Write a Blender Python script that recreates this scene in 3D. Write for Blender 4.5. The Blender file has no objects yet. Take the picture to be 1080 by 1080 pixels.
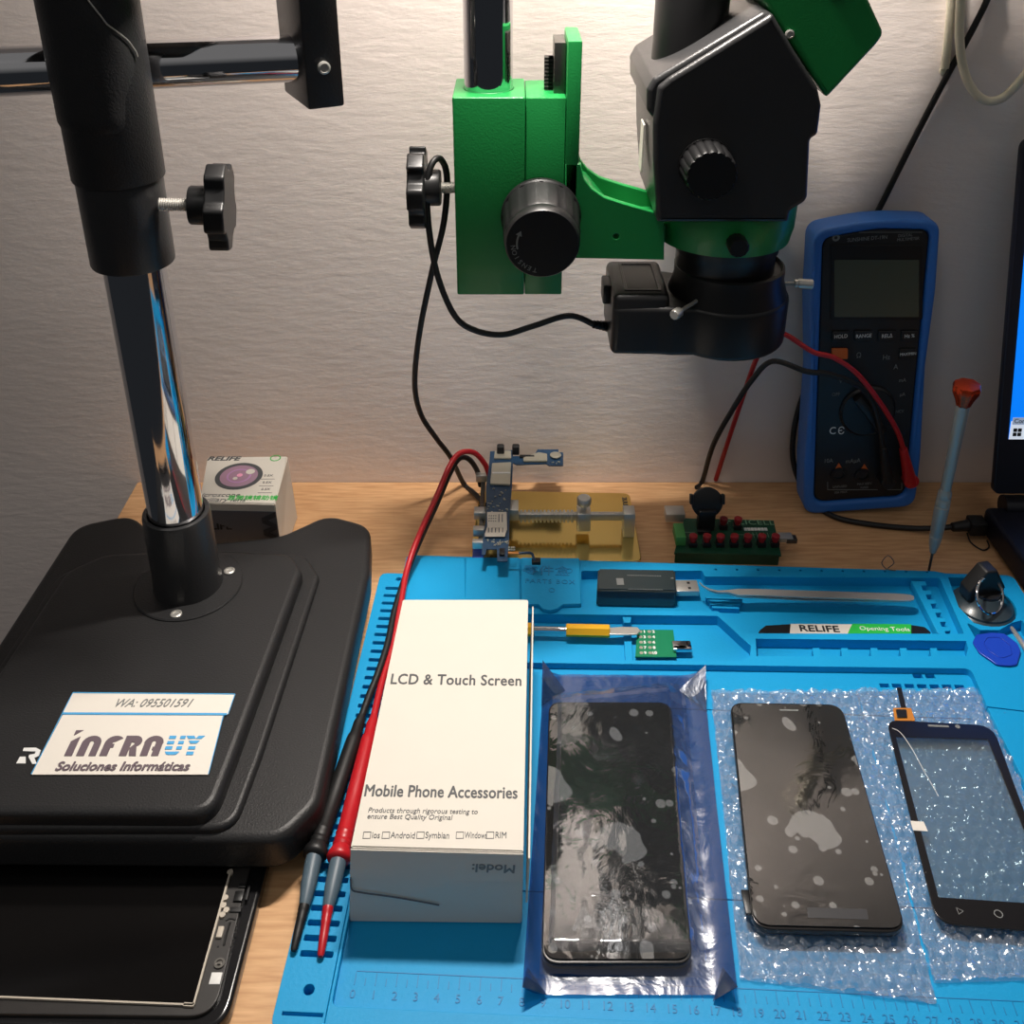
import bpy, bmesh, math, random
from mathutils import Vector, Matrix, noise
random.seed(7)
SC = bpy.context.scene
COL = SC.collection
PI = math.pi

# ------------------------------------------------------------ camera geometry
FPX = 1082.0; PITCH = math.radians(27); CH = 0.5; CROW = 360.0
S_, C_ = math.sin(PITCH), math.cos(PITCH)
def _ray(x, r):
    v = (CROW-r)/FPX; u = (x-540)/FPX
    return Vector((u, C_+v*S_, -S_+v*C_))
def P(x, r, z=0.0):
    d = _ray(x, r); t = (z-CH)/d.z
    return Vector((d.x*t, d.y*t, z))
def PY(x, r, y):
    d = _ray(x, r); t = y/d.y
    return Vector((d.x*t, y, CH+d.z*t))
def P2(x, r, z):
    p = P(x, r, z); return (p.x, p.y)

cd = bpy.data.cameras.new('camera'); cam = bpy.data.objects.new('camera', cd); COL.objects.link(cam)
cam.location = (0, 0, CH); cam.rotation_euler = (PI/2-PITCH, 0, 0)
cd.sensor_width = 36; cd.sensor_fit = 'HORIZONTAL'; cd.lens = 36*FPX/1080; cd.shift_y = -180/1080
cd.clip_start = 0.01; cd.clip_end = 30
SC.camera = cam

# ------------------------------------------------------------ materials
def s2l(c):
    return tuple(((v/255)/12.92 if v/255 <= 0.04045 else ((v/255+0.055)/1.055)**2.4) for v in c)
def mat(name, rgb, rough=0.5, metal=0.0, bump=0.0, bscale=300, var=0.0, vscale=40, coat=0.0, spec=0.5, emit=0, trans=0.0, alpha=1.0, bdist=0.001, stretch=None, detail=3, crough=0.05):
    m = bpy.data.materials.new(name); m.use_nodes = True
    nt = m.node_tree; b = nt.nodes['Principled BSDF']; L = nt.links
    c = s2l(rgb)
    b.inputs['Base Color'].default_value = (*c, 1); b.inputs['Roughness'].default_value = rough
    b.inputs['Metallic'].default_value = metal; b.inputs['Specular IOR Level'].default_value = spec
    b.inputs['Coat Weight'].default_value = coat; b.inputs['Coat Roughness'].default_value = crough
    b.inputs['Transmission Weight'].default_value = trans; b.inputs['Alpha'].default_value = alpha
    if emit:
        b.inputs['Emission Color'].default_value = (*c, 1); b.inputs['Emission Strength'].default_value = emit
    tc = nt.nodes.new('ShaderNodeTexCoord'); vec = tc.outputs['Object']
    if stretch:
        mp = nt.nodes.new('ShaderNodeMapping'); mp.inputs['Scale'].default_value = stretch
        L.new(vec, mp.inputs['Vector']); vec = mp.outputs['Vector']
    if var:
        n = nt.nodes.new('ShaderNodeTexNoise'); n.inputs['Scale'].default_value = vscale; n.inputs['Detail'].default_value = 3
        L.new(vec, n.inputs['Vector'])
        mx = nt.nodes.new('ShaderNodeMix'); mx.data_type = 'RGBA'
        mx.inputs[6].default_value = (*[v*(1-var) for v in c], 1); mx.inputs[7].default_value = (*[min(1, v*(1+var)) for v in c], 1)
        L.new(n.outputs['Fac'], mx.inputs[0]); L.new(mx.outputs[2], b.inputs['Base Color'])
    if bump:
        n = nt.nodes.new('ShaderNodeTexNoise'); n.inputs['Scale'].default_value = bscale; n.inputs['Detail'].default_value = detail
        L.new(vec, n.inputs['Vector'])
        bp = nt.nodes.new('ShaderNodeBump'); bp.inputs['Strength'].default_value = bump; bp.inputs['Distance'].default_value = bdist
        L.new(n.outputs['Fac'], bp.inputs['Height']); L.new(bp.outputs['Normal'], b.inputs['Normal'])
    return m

def film(name, tint, gloss=0.25, rough=0.12, diff=0.1, dcol=(225, 232, 238), bump=0.4, bscale=60, bdist=0.004, spots=False):
    """thin clear plastic: see-through, glossy and slightly milky"""
    m = bpy.data.materials.new(name); m.use_nodes = True
    nt = m.node_tree; L = nt.links; nt.nodes.clear()
    out = nt.nodes.new('ShaderNodeOutputMaterial')
    t = nt.nodes.new('ShaderNodeBsdfTransparent'); t.inputs[0].default_value = (*s2l(tint), 1)
    g = nt.nodes.new('ShaderNodeBsdfGlossy'); g.inputs['Roughness'].default_value = rough; g.inputs['Color'].default_value = (1, 1, 1, 1)
    d = nt.nodes.new('ShaderNodeBsdfDiffuse'); d.inputs[0].default_value = (*s2l(dcol), 1)
    tc = nt.nodes.new('ShaderNodeTexCoord')
    n = nt.nodes.new('ShaderNodeTexNoise'); n.inputs['Scale'].default_value = bscale; n.inputs['Detail'].default_value = 4; n.inputs['Distortion'].default_value = 1.2
    L.new(tc.outputs['Object'], n.inputs['Vector'])
    bp = nt.nodes.new('ShaderNodeBump'); bp.inputs['Strength'].default_value = bump; bp.inputs['Distance'].default_value = bdist
    L.new(n.outputs['Fac'], bp.inputs['Height']); L.new(bp.outputs['Normal'], g.inputs['Normal'])
    m1 = nt.nodes.new('ShaderNodeMixShader'); m1.inputs[0].default_value = diff
    L.new(t.outputs[0], m1.inputs[1]); L.new(d.outputs[0], m1.inputs[2])
    if spots:
        # air bubbles trapped under the protective film
        v = nt.nodes.new('ShaderNodeTexVoronoi'); v.inputs['Scale'].default_value = 110; v.inputs['Randomness'].default_value = 1
        v2 = nt.nodes.new('ShaderNodeTexNoise'); v2.inputs['Scale'].default_value = 26; v2.inputs['Detail'].default_value = 1.5
        L.new(tc.outputs['Object'], v.inputs['Vector']); L.new(tc.outputs['Object'], v2.inputs['Vector'])
        sz = nt.nodes.new('ShaderNodeMapRange'); sz.inputs[1].default_value = 0.1; sz.inputs[2].default_value = 1; sz.inputs[3].default_value = 0.0; sz.inputs[4].default_value = 0.40
        L.new(v.outputs['Color'], sz.inputs[0])
        a = nt.nodes.new('ShaderNodeMath'); a.operation = 'LESS_THAN'
        L.new(v.outputs['Distance'], a.inputs[0]); L.new(sz.outputs[0], a.inputs[1])
        bb = nt.nodes.new('ShaderNodeMath'); bb.operation = 'GREATER_THAN'; bb.inputs[1].default_value = 0.60
        L.new(v2.outputs['Fac'], bb.inputs[0])
        mx = nt.nodes.new('ShaderNodeMath'); mx.operation = 'MAXIMUM'
        L.new(a.outputs[0], mx.inputs[0]); L.new(bb.outputs[0], mx.inputs[1])
        sc = nt.nodes.new('ShaderNodeMath'); sc.operation = 'MULTIPLY_ADD'; sc.inputs[1].default_value = 0.15; sc.inputs[2].default_value = diff
        L.new(mx.outputs[0], sc.inputs[0]); L.new(sc.outputs[0], m1.inputs[0])
    m2 = nt.nodes.new('ShaderNodeMixShader')
    fr = nt.nodes.new('ShaderNodeLayerWeight'); fr.inputs[0].default_value = 0.3
    ad = nt.nodes.new('ShaderNodeMath'); ad.operation = 'MULTIPLY_ADD'; ad.inputs[1].default_value = 0.5; ad.inputs[2].default_value = gloss
    L.new(fr.outputs['Facing'], ad.inputs[0]); L.new(ad.outputs[0], m2.inputs[0])
    L.new(m1.outputs[0], m2.inputs[1]); L.new(g.outputs[0], m2.inputs[2]); L.new(m2.outputs[0], out.inputs[0])
    return m

M = {}
M['black'] = mat('textured_black_metal', (35, 35, 36), 0.42, 0, 0.35, 900, bdist=0.0006, spec=0.35)
M['blackp'] = mat('black_plastic', (22, 22, 23), 0.38, spec=0.4)
M['blacks'] = mat('satin_black_paint', (44, 44, 45), 0.33, 0, 0.12, 700, spec=0.45)
M['rubber'] = mat('black_rubber', (18, 18, 19), 0.5)
M['chrome'] = mat('chrome', (205, 205, 208), 0.06, 1)
M['steel'] = mat('steel', (200, 198, 192), 0.34, .7, 0.1, 400)
M['steeld'] = mat('dark_steel', (110, 108, 104), 0.35, 1)
M['green'] = mat('green_paint', (20, 124, 58), 0.38, 0, 0.2, 900, bdist=0.0005, coat=0.1)
M['blue'] = mat('blue_silicone', (6, 150, 206), 0.55, 0, 0.15, 500, spec=0.3, var=0.06, vscale=25)
M['blued'] = mat('blue_silicone_embossed', (0, 120, 176), 0.55)
M['white'] = mat('white_card', (208, 202, 191), 0.6, var=0.02)
M['paper'] = mat('white_paper', (222, 216, 206), 0.7, 0, 0.1, 60, bdist=0.002)
M['ink'] = mat('dark_grey_ink', (70, 72, 74), 0.6)
M['inkm'] = mat('mauve_grey_ink', (98, 84, 92), 0.6)
M['inkb'] = mat('sky_blue_ink', (70, 160, 215), 0.6)
M['inkblk'] = mat('black_ink', (20, 20, 22), 0.6)
M['wht'] = mat('white_print', (225, 225, 222), 0.5)
M['greyp'] = mat('grey_print', (120, 122, 120), 0.5)
M['gold'] = mat('gold_plate', (238, 208, 128), 0.14, 1, 0.05, 30)
M['pcbb'] = mat('blue_circuit_board', (24, 58, 88), 0.4, var=0.4, vscale=300)
M['shield'] = mat('shield_metal', (190, 186, 170), 0.4, 0.7)
M['sim'] = mat('sim_tray_metal', (205, 200, 190), 0.4, 0.6)
M['pcbg'] = mat('dark_green_circuit_board', (12, 66, 44), 0.4, var=0.3, vscale=300)
M['pcbg2'] = mat('green_circuit_board', (0, 120, 80), 0.4, var=0.06)
M['red'] = mat('red_rubber', (178, 22, 32), 0.38)
M['redb'] = mat('red_button', (150, 28, 34), 0.4)
M['grip'] = mat('grey_rubber', (78, 96, 108), 0.45)
M['hblue'] = mat('holster_blue', (44, 108, 190), 0.45)
M['meter'] = mat('meter_black', (22, 23, 25), 0.4)
M['lcd'] = mat('meter_lcd', (74, 80, 68), 0.25)
M['orange'] = mat('orange_button', (205, 100, 40), 0.45)
M['smoke'] = mat('smoky_plastic', (44, 54, 56), 0.16, coat=0.5)
M['yellow'] = mat('yellow_grip', (232, 172, 30), 0.4)
M['copper'] = mat('orange_anodised', (190, 66, 34), 0.25, 0.8)
M['sdgrey'] = mat('grey_anodised', (158, 158, 152), 0.4, 0.25)
M['cream'] = mat('cream_cable', (206, 198, 176), 0.5)
M['pick'] = mat('royal_blue_plastic', (28, 62, 176), 0.3)
M['glass'] = mat('black_glass', (6, 6, 7), 0.04, spec=0.6, coat=0.3, crough=0.02)
M['darkglass'] = mat('dark_screen', (10, 9, 9), 0.12, spec=0.4)
M['frame'] = mat('phone_frame', (20, 20, 22), 0.2)
M['navy'] = mat('laptop_navy_black', (9, 12, 26), 0.45)
M['screenblue'] = mat('screen_blue', (0, 120, 240), 0.5, emit=.9)
M['screengrey'] = mat('taskbar_light', (205, 214, 228), 0.5, emit=0.8)
M['screenbar'] = mat('tooltip_grey', (150, 165, 190), 0.5, emit=0.6)
M['labelg'] = mat('label_green', (40, 178, 70), 0.4)
M['amber'] = mat('amber_flex', (190, 120, 40), 0.35)
M['tabinner'] = mat('tablet_inner_plastic', (46, 44, 43), 0.4, var=0.2, vscale=200)
M['tabedge'] = mat('pale_glue_edge', (190, 180, 165), 0.5)
M['socket'] = mat('light_green_terminal', (70, 140, 70), 0.5)
M['pink'] = mat('pink_print', (222, 60, 130), 0.5)
M['teal'] = mat('teal_print', (70, 160, 165), 0.5)
M['violet'] = mat('violet_print', (175, 130, 175), 0.5)
M['boxgrey'] = mat('box_dark_grey', (92, 94, 100), 0.5)
M['boxdark'] = mat('box_charcoal', (52, 54, 60), 0.5)
M['bag'] = film('antistatic_bag_film', (110, 155, 190), 0.07, 0.22, 0.16, (60, 105, 155), 0.2, 45)
M['clearbag'] = film('clear_bag_film', (238, 241, 245), 0.05, 0.07, 0.012, bump=0.22, bscale=30, bdist=0.003)
M['pfilm'] = film('protective_film', (205, 205, 205), 0.05, 0.03, 0.015, (230, 230, 228), 0.12, 30, 0.002, spots=True)
M['bubble'] = film('bubble_wrap_film', (238, 243, 246), 0.11, 0.17, 0.13, (232, 238, 244), 0.5, 160, 0.0015)
M['backing'] = film('bubble_wrap_backing_film', (240, 244, 247), 0.02, 0.2, 0.05)
M['touchwin'] = film('touch_glass', (232, 240, 242), 0.015, 0.05, 0.05, (150, 170, 180), 0.0)

def wall_mat():
    m = mat('painted_plaster', (232, 220, 213), 0.6, spec=0.25)
    nt = m.node_tree; L = nt.links; b = nt.nodes['Principled BSDF']
    tc = nt.nodes.new('ShaderNodeTexCoord')
    mp = nt.nodes.new('ShaderNodeMapping'); mp.inputs['Scale'].default_value = (1, 1, 3.2)
    L.new(tc.outputs['Object'], mp.inputs['Vector'])
    n1 = nt.nodes.new('ShaderNodeTexNoise'); n1.inputs['Scale'].default_value = 55; n1.inputs['Detail'].default_value = 6; n1.inputs['Roughness'].default_value = 0.6
    L.new(mp.outputs[0], n1.inputs['Vector'])
    n2 = nt.nodes.new('ShaderNodeTexNoise'); n2.inputs['Scale'].default_value = 16; n2.inputs['Detail'].default_value = 4
    L.new(tc.outputs['Object'], n2.inputs['Vector'])
    a = nt.nodes.new('ShaderNodeMath'); a.operation = 'ADD'
    L.new(n1.outputs['Fac'], a.inputs[0]); L.new(n2.outputs['Fac'], a.inputs[1])
    bp = nt.nodes.new('ShaderNodeBump'); bp.inputs['Strength'].default_value = 0.35; bp.inputs['Distance'].default_value = 0.0016
    L.new(a.outputs[0], bp.inputs['Height']); L.new(bp.outputs['Normal'], b.inputs['Normal'])
    return m
def wood_mat():
    m = mat('beech_laminate', (190, 145, 98), 0.42, spec=0.35)
    nt = m.node_tree; L = nt.links; b = nt.nodes['Principled BSDF']
    tc = nt.nodes.new('ShaderNodeTexCoord')
    mp = nt.nodes.new('ShaderNodeMapping'); mp.inputs['Scale'].default_value = (12, 120, 12)
    L.new(tc.outputs['Object'], mp.inputs['Vector'])
    n1 = nt.nodes.new('ShaderNodeTexNoise'); n1.inputs['Scale'].default_value = 3; n1.inputs['Detail'].default_value = 5
    L.new(mp.outputs[0], n1.inputs['Vector'])
    cr = nt.nodes.new('ShaderNodeValToRGB')
    cr.color_ramp.elements[0].position = 0.3; cr.color_ramp.elements[0].color = (*s2l((192, 144, 100)), 1)
    cr.color_ramp.elements[1].position = 0.7; cr.color_ramp.elements[1].color = (*s2l((220, 176, 130)), 1)
    L.new(n1.outputs['Fac'], cr.inputs[0]); L.new(cr.outputs[0], b.inputs['Base Color'])
    return m
M['wall'] = wall_mat(); M['wood'] = wood_mat()

# ------------------------------------------------------------ object helpers
WM = {}
def link(o, parent=None, world=None):
    COL.objects.link(o)
    w = world or Matrix.Identity(4)
    if parent:
        o.parent = parent; o.matrix_parent_inverse = WM[parent].inverted()
    o.matrix_basis = w; WM[o] = w
    return o
def tag(o, label=None, cat=None, group=None, kind=None):
    if label: o['label'] = label
    if cat: o['category'] = cat
    if group: o['group'] = group
    if kind: o['kind'] = kind
    return o
def empty(name, loc, label, cat, group=None):
    o = bpy.data.objects.new(name, None); o.empty_display_size = 0.02
    link(o, None, Matrix.Translation(Vector(loc)))
    return tag(o, label, cat, group)
def mk(name, me, m, parent=None, smooth=True):
    """link a mesh given in world coordinates, its origin moved to its base centre"""
    if isinstance(me, bmesh.types.BMesh):
        bm = me; me = bpy.data.meshes.new(name)
        bmesh.ops.recalc_face_normals(bm, faces=bm.faces[:])
        bm.to_mesh(me); bm.free()
    me.name = name
    vs = [v.co for v in me.vertices]
    c = Vector(((min(v.x for v in vs)+max(v.x for v in vs))/2, (min(v.y for v in vs)+max(v.y for v in vs))/2, min(v.z for v in vs)))
    me.transform(Matrix.Translation(-c))
    me.materials.clear()
    for mm in (m if isinstance(m, (list, tuple)) else [m]): me.materials.append(mm)
    if smooth:
        me.shade_smooth()
        try: me.set_sharp_from_angle(angle=math.radians(38))
        except Exception: pass
    o = bpy.data.objects.new(name, me)
    return link(o, parent, Matrix.Translation(c))
def frame(origin, zdir, xdir=None):
    z = Vector(zdir).normalized()
    x = Vector(xdir) if xdir is not None else (Vector((1, 0, 0)) if abs(z.x) < 0.9 else Vector((0, 1, 0)))
    x = (x - z*x.dot(z)).normalized(); y = z.cross(x)
    m = Matrix((x, y, z)).transposed().to_4x4(); m.translation = Vector(origin); return m
def BM(): return bmesh.new()
def box(bm, lo, hi, bev=0.0, mtx=None, seg=2):
    lo = Vector(lo); hi = Vector(hi)
    r = bmesh.ops.create_cube(bm, size=1.0)
    vs = r['verts']
    for v in vs: v.co = Vector([(lo[i]+hi[i])/2 + v.co[i]*(hi[i]-lo[i]) for i in range(3)])
    if bev:
        es = list({e for v in vs for e in v.link_edges})
        g = bmesh.ops.bevel(bm, geom=es, offset=bev, segments=seg, affect='EDGES', profile=0.5)
        vs = list({v for f in g['faces'] for v in f.verts} | {v for v in vs if v.is_valid})
    if mtx:
        for v in vs: v.co = mtx @ v.co
    return vs
def hexa(bm, bot, top, bev=0.0, seg=2):
    v = [bm.verts.new(Vector(p)) for p in bot] + [bm.verts.new(Vector(p)) for p in top]
    fs = [bm.faces.new(v[:4]), bm.faces.new(v[4:])]
    for i in range(4): fs.append(bm.faces.new((v[i], v[(i+1) % 4], v[4+(i+1) % 4], v[4+i])))
    bmesh.ops.recalc_face_normals(bm, faces=fs)
    if bev: bmesh.ops.bevel(bm, geom=list({e for f in fs for e in f.edges}), offset=bev, segments=seg, affect='EDGES')
def lathe(bm, prof, mtx, n=40, lobes=0, depth=0.0, duty=None, caps=True):
    """profile [(r, h)] about local z of mtx"""
    rings = []
    for (r, h) in prof:
        ring = []
        for i in range(n):
            a = 2*PI*i/n
            rr = r
            if lobes: rr = r*(1+depth*math.cos(lobes*a))
            if duty: rr = r*(1-duty[1]*(1 if (i % duty[0]) == 0 else 0))
            ring.append(bm.verts.new(mtx @ Vector((rr*math.cos(a), rr*math.sin(a), h))))
        rings.append(ring)
    for a, b in zip(rings, rings[1:]):
        for i in range(n): bm.faces.new((a[i], a[(i+1) % n], b[(i+1) % n], b[i]))
    if caps:
        bm.faces.new(rings[0]); bm.faces.new(rings[-1])
def cyl(bm, p0, p1, r0, r1=None, n=24, bev=0.0):
    p0 = Vector(p0); p1 = Vector(p1); r1 = r0 if r1 is None else r1
    L = (p1-p0).length; m = frame(p0, p1-p0)
    if bev: lathe(bm, [(r0-bev, 0), (r0, bev), (r1, L-bev), (r1-bev, L)], m, n)
    else: lathe(bm, [(r0, 0), (r1, L)], m, n)
def smoothpath(pts, sub=8):
    pts = [Vector(p) for p in pts]; out = []
    n = len(pts)
    for i in range(n-1):
        p0 = pts[max(i-1, 0)]; p1 = pts[i]; p2 = pts[i+1]; p3 = pts[min(i+2, n-1)]
        for k in range(sub):
            t = k/sub
            out.append(0.5*((2*p1)+(p2-p0)*t+(2*p0-5*p1+4*p2-p3)*t*t+(3*p1-p0-3*p2+p3)*t**3))
    out.append(pts[-1]); return out
def tube(bm, pts, r, n=10, sub=8, smooth=True, radii=None):
    path = smoothpath(pts, sub) if smooth else [Vector(p) for p in pts]
    rings = []; prevx = None; N = len(path)
    for i, p in enumerate(path):
        t = (path[min(i+1, N-1)]-path[max(i-1, 0)])
        if t.length < 1e-9: t = Vector((0, 0, 1))
        t.normalize()
        x = prevx if prevx is not None else (Vector((1, 0, 0)) if abs(t.x) < 0.9 else Vector((0, 1, 0)))
        x = (x-t*x.dot(t)).normalized(); prevx = x; y = t.cross(x)
        rr = r if radii is None else radii(i/(N-1))
        rings.append([bm.verts.new(p+(x*math.cos(2*PI*k/n)+y*math.sin(2*PI*k/n))*rr) for k in range(n)])
    for a, b in zip(rings, rings[1:]):
        for k in range(n): bm.faces.new((a[k], a[(k+1) % n], b[(k+1) % n], b[k]))
    bm.faces.new(rings[0]); bm.faces.new(rings[-1])
def rp(pts, r, n=6):
    """round the corners of a 2D polygon; r a number or a list"""
    out = []; N = len(pts)
    for i in range(N):
        p = Vector(pts[i][:2]); a = Vector(pts[i-1][:2]); b = Vector(pts[(i+1) % N][:2])
        rr = r[i] if isinstance(r, (list, tuple)) else r
        da = (a-p); db = (b-p)
        if rr <= 0 or da.length < 1e-9 or db.length < 1e-9: out.append((p.x, p.y)); continue
        ang = da.angle(db); d = min(rr/max(math.tan(ang/2), 1e-3), da.length*0.48, db.length*0.48)
        s = p+da.normalized()*d; e = p+db.normalized()*d
        for k in range(n+1):
            t = k/n; q = s*(1-t)**2+p*2*t*(1-t)+e*t*t; out.append((q.x, q.y))
    return out
def circ(cx, cy, r, n=24): return [(cx+r*math.cos(2*PI*i/n), cy+r*math.sin(2*PI*i/n)) for i in range(n)]
def prism(outer, holes, z0, z1, bev=0.0, mtx=None, seg=2):
    """extruded plate with holes; returns a mesh; outer may be a list of outlines"""
    c = bpy.data.curves.new('c', 'CURVE'); c.dimensions = '2D'; c.fill_mode = 'BOTH'
    for poly in [outer]+list(holes):
        s = c.splines.new('POLY'); s.points.add(len(poly)-1)
        for i, p in enumerate(poly): s.points[i].co = (p[0], p[1], 0, 1)
        s.use_cyclic_u = True
    h = (z1-z0)/2
    c.extrude = max(h-bev, 0); c.bevel_depth = bev; c.bevel_resolution = seg
    if bev: c.offset = -bev
    o = bpy.data.objects.new('c', c)
    me = bpy.data.meshes.new_from_object(o)
    bpy.data.objects.remove(o); bpy.data.curves.remove(c)
    me.transform(Matrix.Translation((0, 0, (z0+z1)/2)))
    if mtx: me.transform(mtx)
    return me
def inside(p, poly):
    c = False; n = len(poly)
    for i in range(n):
        a = poly[i]; b = poly[i-1]
        if (a[1] > p[1]) != (b[1] > p[1]) and p[0] < (b[0]-a[0])*(p[1]-a[1])/(b[1]-a[1])+a[0]: c = not c
    return c
def plate(outer, holes, z0, z1):
    """plate with many holes, triangulated inside its outlines"""
    from mathutils.geometry import delaunay_2d_cdt
    vs = []; es = []
    for poly in [outer]+list(holes):
        k0 = len(vs); vs += [Vector(q[:2]) for q in poly]; es += [(k0+i, k0+(i+1) % len(poly)) for i in range(len(poly))]
    v2, e2, f2, *_ = delaunay_2d_cdt(vs, es, [], 0, 1e-7)
    keep = []
    for f in f2:
        c = sum((v2[i] for i in f), Vector((0, 0)))/len(f)
        if inside(c, outer) and not any(inside(c, h) for h in holes): keep.append(f)
    bm = BM(); lo = [bm.verts.new((v.x, v.y, z0)) for v in v2]; hi = [bm.verts.new((v.x, v.y, z1)) for v in v2]
    cnt = {}
    for f in keep:
        bm.faces.new([hi[i] for i in f]); bm.faces.new([lo[i] for i in reversed(f)])
        for i in range(len(f)):
            e = (f[i], f[(i+1) % len(f)]); k = tuple(sorted(e)); cnt.setdefault(k, []).append(e)
    for k, l in cnt.items():
        if len(l) == 1: a, b = l[0]; bm.faces.new((hi[b], hi[a], lo[a], lo[b]))
    bmesh.ops.delete(bm, geom=[v for v in bm.verts if not v.link_faces], context='VERTS')
    return bm
def addmesh(bm, me, mtx=None):
    if mtx: me.transform(mtx)
    bm.from_mesh(me); bpy.data.meshes.remove(me)
def textmesh(s, size, bold=0.0, shear=0.0, ext=0.00015, align='CENTER', sx=1.0, space=1.0):
    c = bpy.data.curves.new('t', 'FONT'); c.body = s; c.size = size; c.shear = shear; c.extrude = ext
    c.align_x = align; c.align_y = 'CENTER'; c.space_character = space; c.resolution_u = 3
    o = bpy.data.objects.new('t', c); me = bpy.data.meshes.new_from_object(o)
    bpy.data.objects.remove(o); bpy.data.curves.remove(c)
    me.transform(Matrix.Diagonal((sx, 1, 1, 1)))
    if bold:    # heavier strokes: the same letters laid side by side
        bb = bmesh.new()
        for k, (dx, dy) in enumerate(((-bold, 0), (bold, 0), (0, bold*.8), (0, -bold*.8))):
            me2 = me.copy(); me2.transform(Matrix.Translation((dx, dy, k*.000004))); bb.from_mesh(me2); bpy.data.meshes.remove(me2)
        bb.to_mesh(me); bb.free()
    return me
def text(name, s, size, mtx, m, parent, **k):
    me = textmesh(s, size, **k); me.transform(mtx)
    return mk(name, me, m, parent, smooth=False)
def flat(origin, ang=0.0): return Matrix.Translation(Vector(origin)) @ Matrix.Rotation(ang, 4, 'Z')
def onmesh(pts, z0, z1, bev=0.0): return prism(pts, [], z0, z1, bev)

# ============================================================ SETTING
bm = BM(); box(bm, (-1.6, 0.72, -0.8), (1.6, 0.80, 1.6)); tag(mk('wall_back', bm, M['wall'], smooth=False), kind='structure')
bm = BM(); box(bm, (-0.317, 0.235, -0.028), (0.95, 0.7195, 0.0), 0.001)
tag(mk('desk_top', bm, M['wood'], smooth=False), 'beech-coloured wooden desktop running along the plaster wall', 'desk')

# ============================================================ REPAIR MAT
TH = math.radians(2.6)
def MF(u, v):   # mat frame to world
    return (u*math.cos(TH)+v*math.sin(TH), -u*math.sin(TH)+v*math.cos(TH))
ZT = 0.010
mat_root = empty('repair_mat', (*MF(0.1, 0.43), 0), 'bright blue silicone repair mat with moulded tool trays', 'mat')
outer = rp([MF(-.1225, .268), MF(.337, .268), MF(.337, .603), MF(.289, .603), P2(986, 602.5, ZT), MF(-.106, .606), MF(-.106, .585), MF(-.1225, .585)],
           [.006, .006, .006, .002, .004, .004, .002, .006])
mk('base_sheet', prism(outer, [], 0.0, 0.002, 0.0006), M['blue'], mat_root)
wellA = rp([P2(613, 602, ZT), P2(741, 602, ZT), P2(743, 608, ZT), P2(991, 609.5, ZT), P2(1017, 668.5, ZT), P2(786, 668, ZT), P2(757, 644.5, ZT), P2(613, 643.5, ZT)], .002)
wellC = rp([P2(505, 647, ZT), P2(757, 649.5, ZT), P2(786, 676, ZT), P2(792, 681, ZT), P2(791, 692, ZT), P2(782, 697, ZT), P2(505, 696, ZT)], .002)
def teeth():
    top = [P2(797, 673.5, ZT), P2(1019, 676, ZT), P2(1021, 684, ZT), P2(1019, 691.5, ZT)]
    bot = []
    for x in (985, 953, 922, 891, 861):
        bot += [P2(x+5, 692, ZT), P2(x+3, 683.5, ZT), P2(x-4, 683.5, ZT), P2(x-3, 692, ZT)]
    return top+bot+[P2(798, 692, ZT)]
wellD = teeth()
cup = P(1035, 637, ZT)
cupr = 0.0228
wellE = rp([P2(998, 608.5, ZT), P2(1020, 609, ZT)], 0)
wellE = [P2(1000, 609, ZT), P2(1030, 609.5, ZT)]
for k in range(-4, 15):
    a = PI/2-0.35-k*(1.2*PI)/14*0.9
    if k >= 0: wellE.append((cup.x+cupr*math.cos(a), cup.y+cupr*math.sin(a)))
wellE.append(P2(1011, 640, ZT))
wellF = rp([P2(1019, 656, ZT), P2(1034, 664.5, ZT), P2(1054, 664.5, ZT), P2(1067, 657, ZT), P2(1078, 654, ZT), P2(1098, 690, ZT), P2(1084, 694, ZT), P2(1068, 668, ZT), P2(1052, 674, ZT), P2(1028, 672, ZT)], .0012)
work = rp([MF(-.0965, .2795), MF(.276, .2795), P2(1041, 745, ZT), P2(1027, 704, ZT), MF(-.0965, .5005)], [.004, .004, .002, .005, .004])
slots = []
k = 0; v = .302
while v < .572:
    if not (.0 > v): slots.append(rp([MF(-.1165, v), MF(-.1005, v-.0), MF(-.1005, v+.0030), MF(-.1075, v+.0030), MF(-.1165, v+.0030)], .0007, 2))
    v += .0078
strip_groove = [MF(-.0983, .272), MF(-.0979, .272), MF(-.0979, .583), MF(-.0983, .583)]
holes = [circ(*MF(-.1085, .2865), .0026, 16), circ(*MF(-.1085, .579), .002, 14),
         rp([MF(-.1185, .2745), MF(-.0995, .2745), MF(-.0995, .2762), MF(-.1185, .2762)], 0)]
for i in range(11):
    holes.append(circ(*P2(755+22.3*i, 600.5+0.28*i, ZT), .0011, 10))
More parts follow.
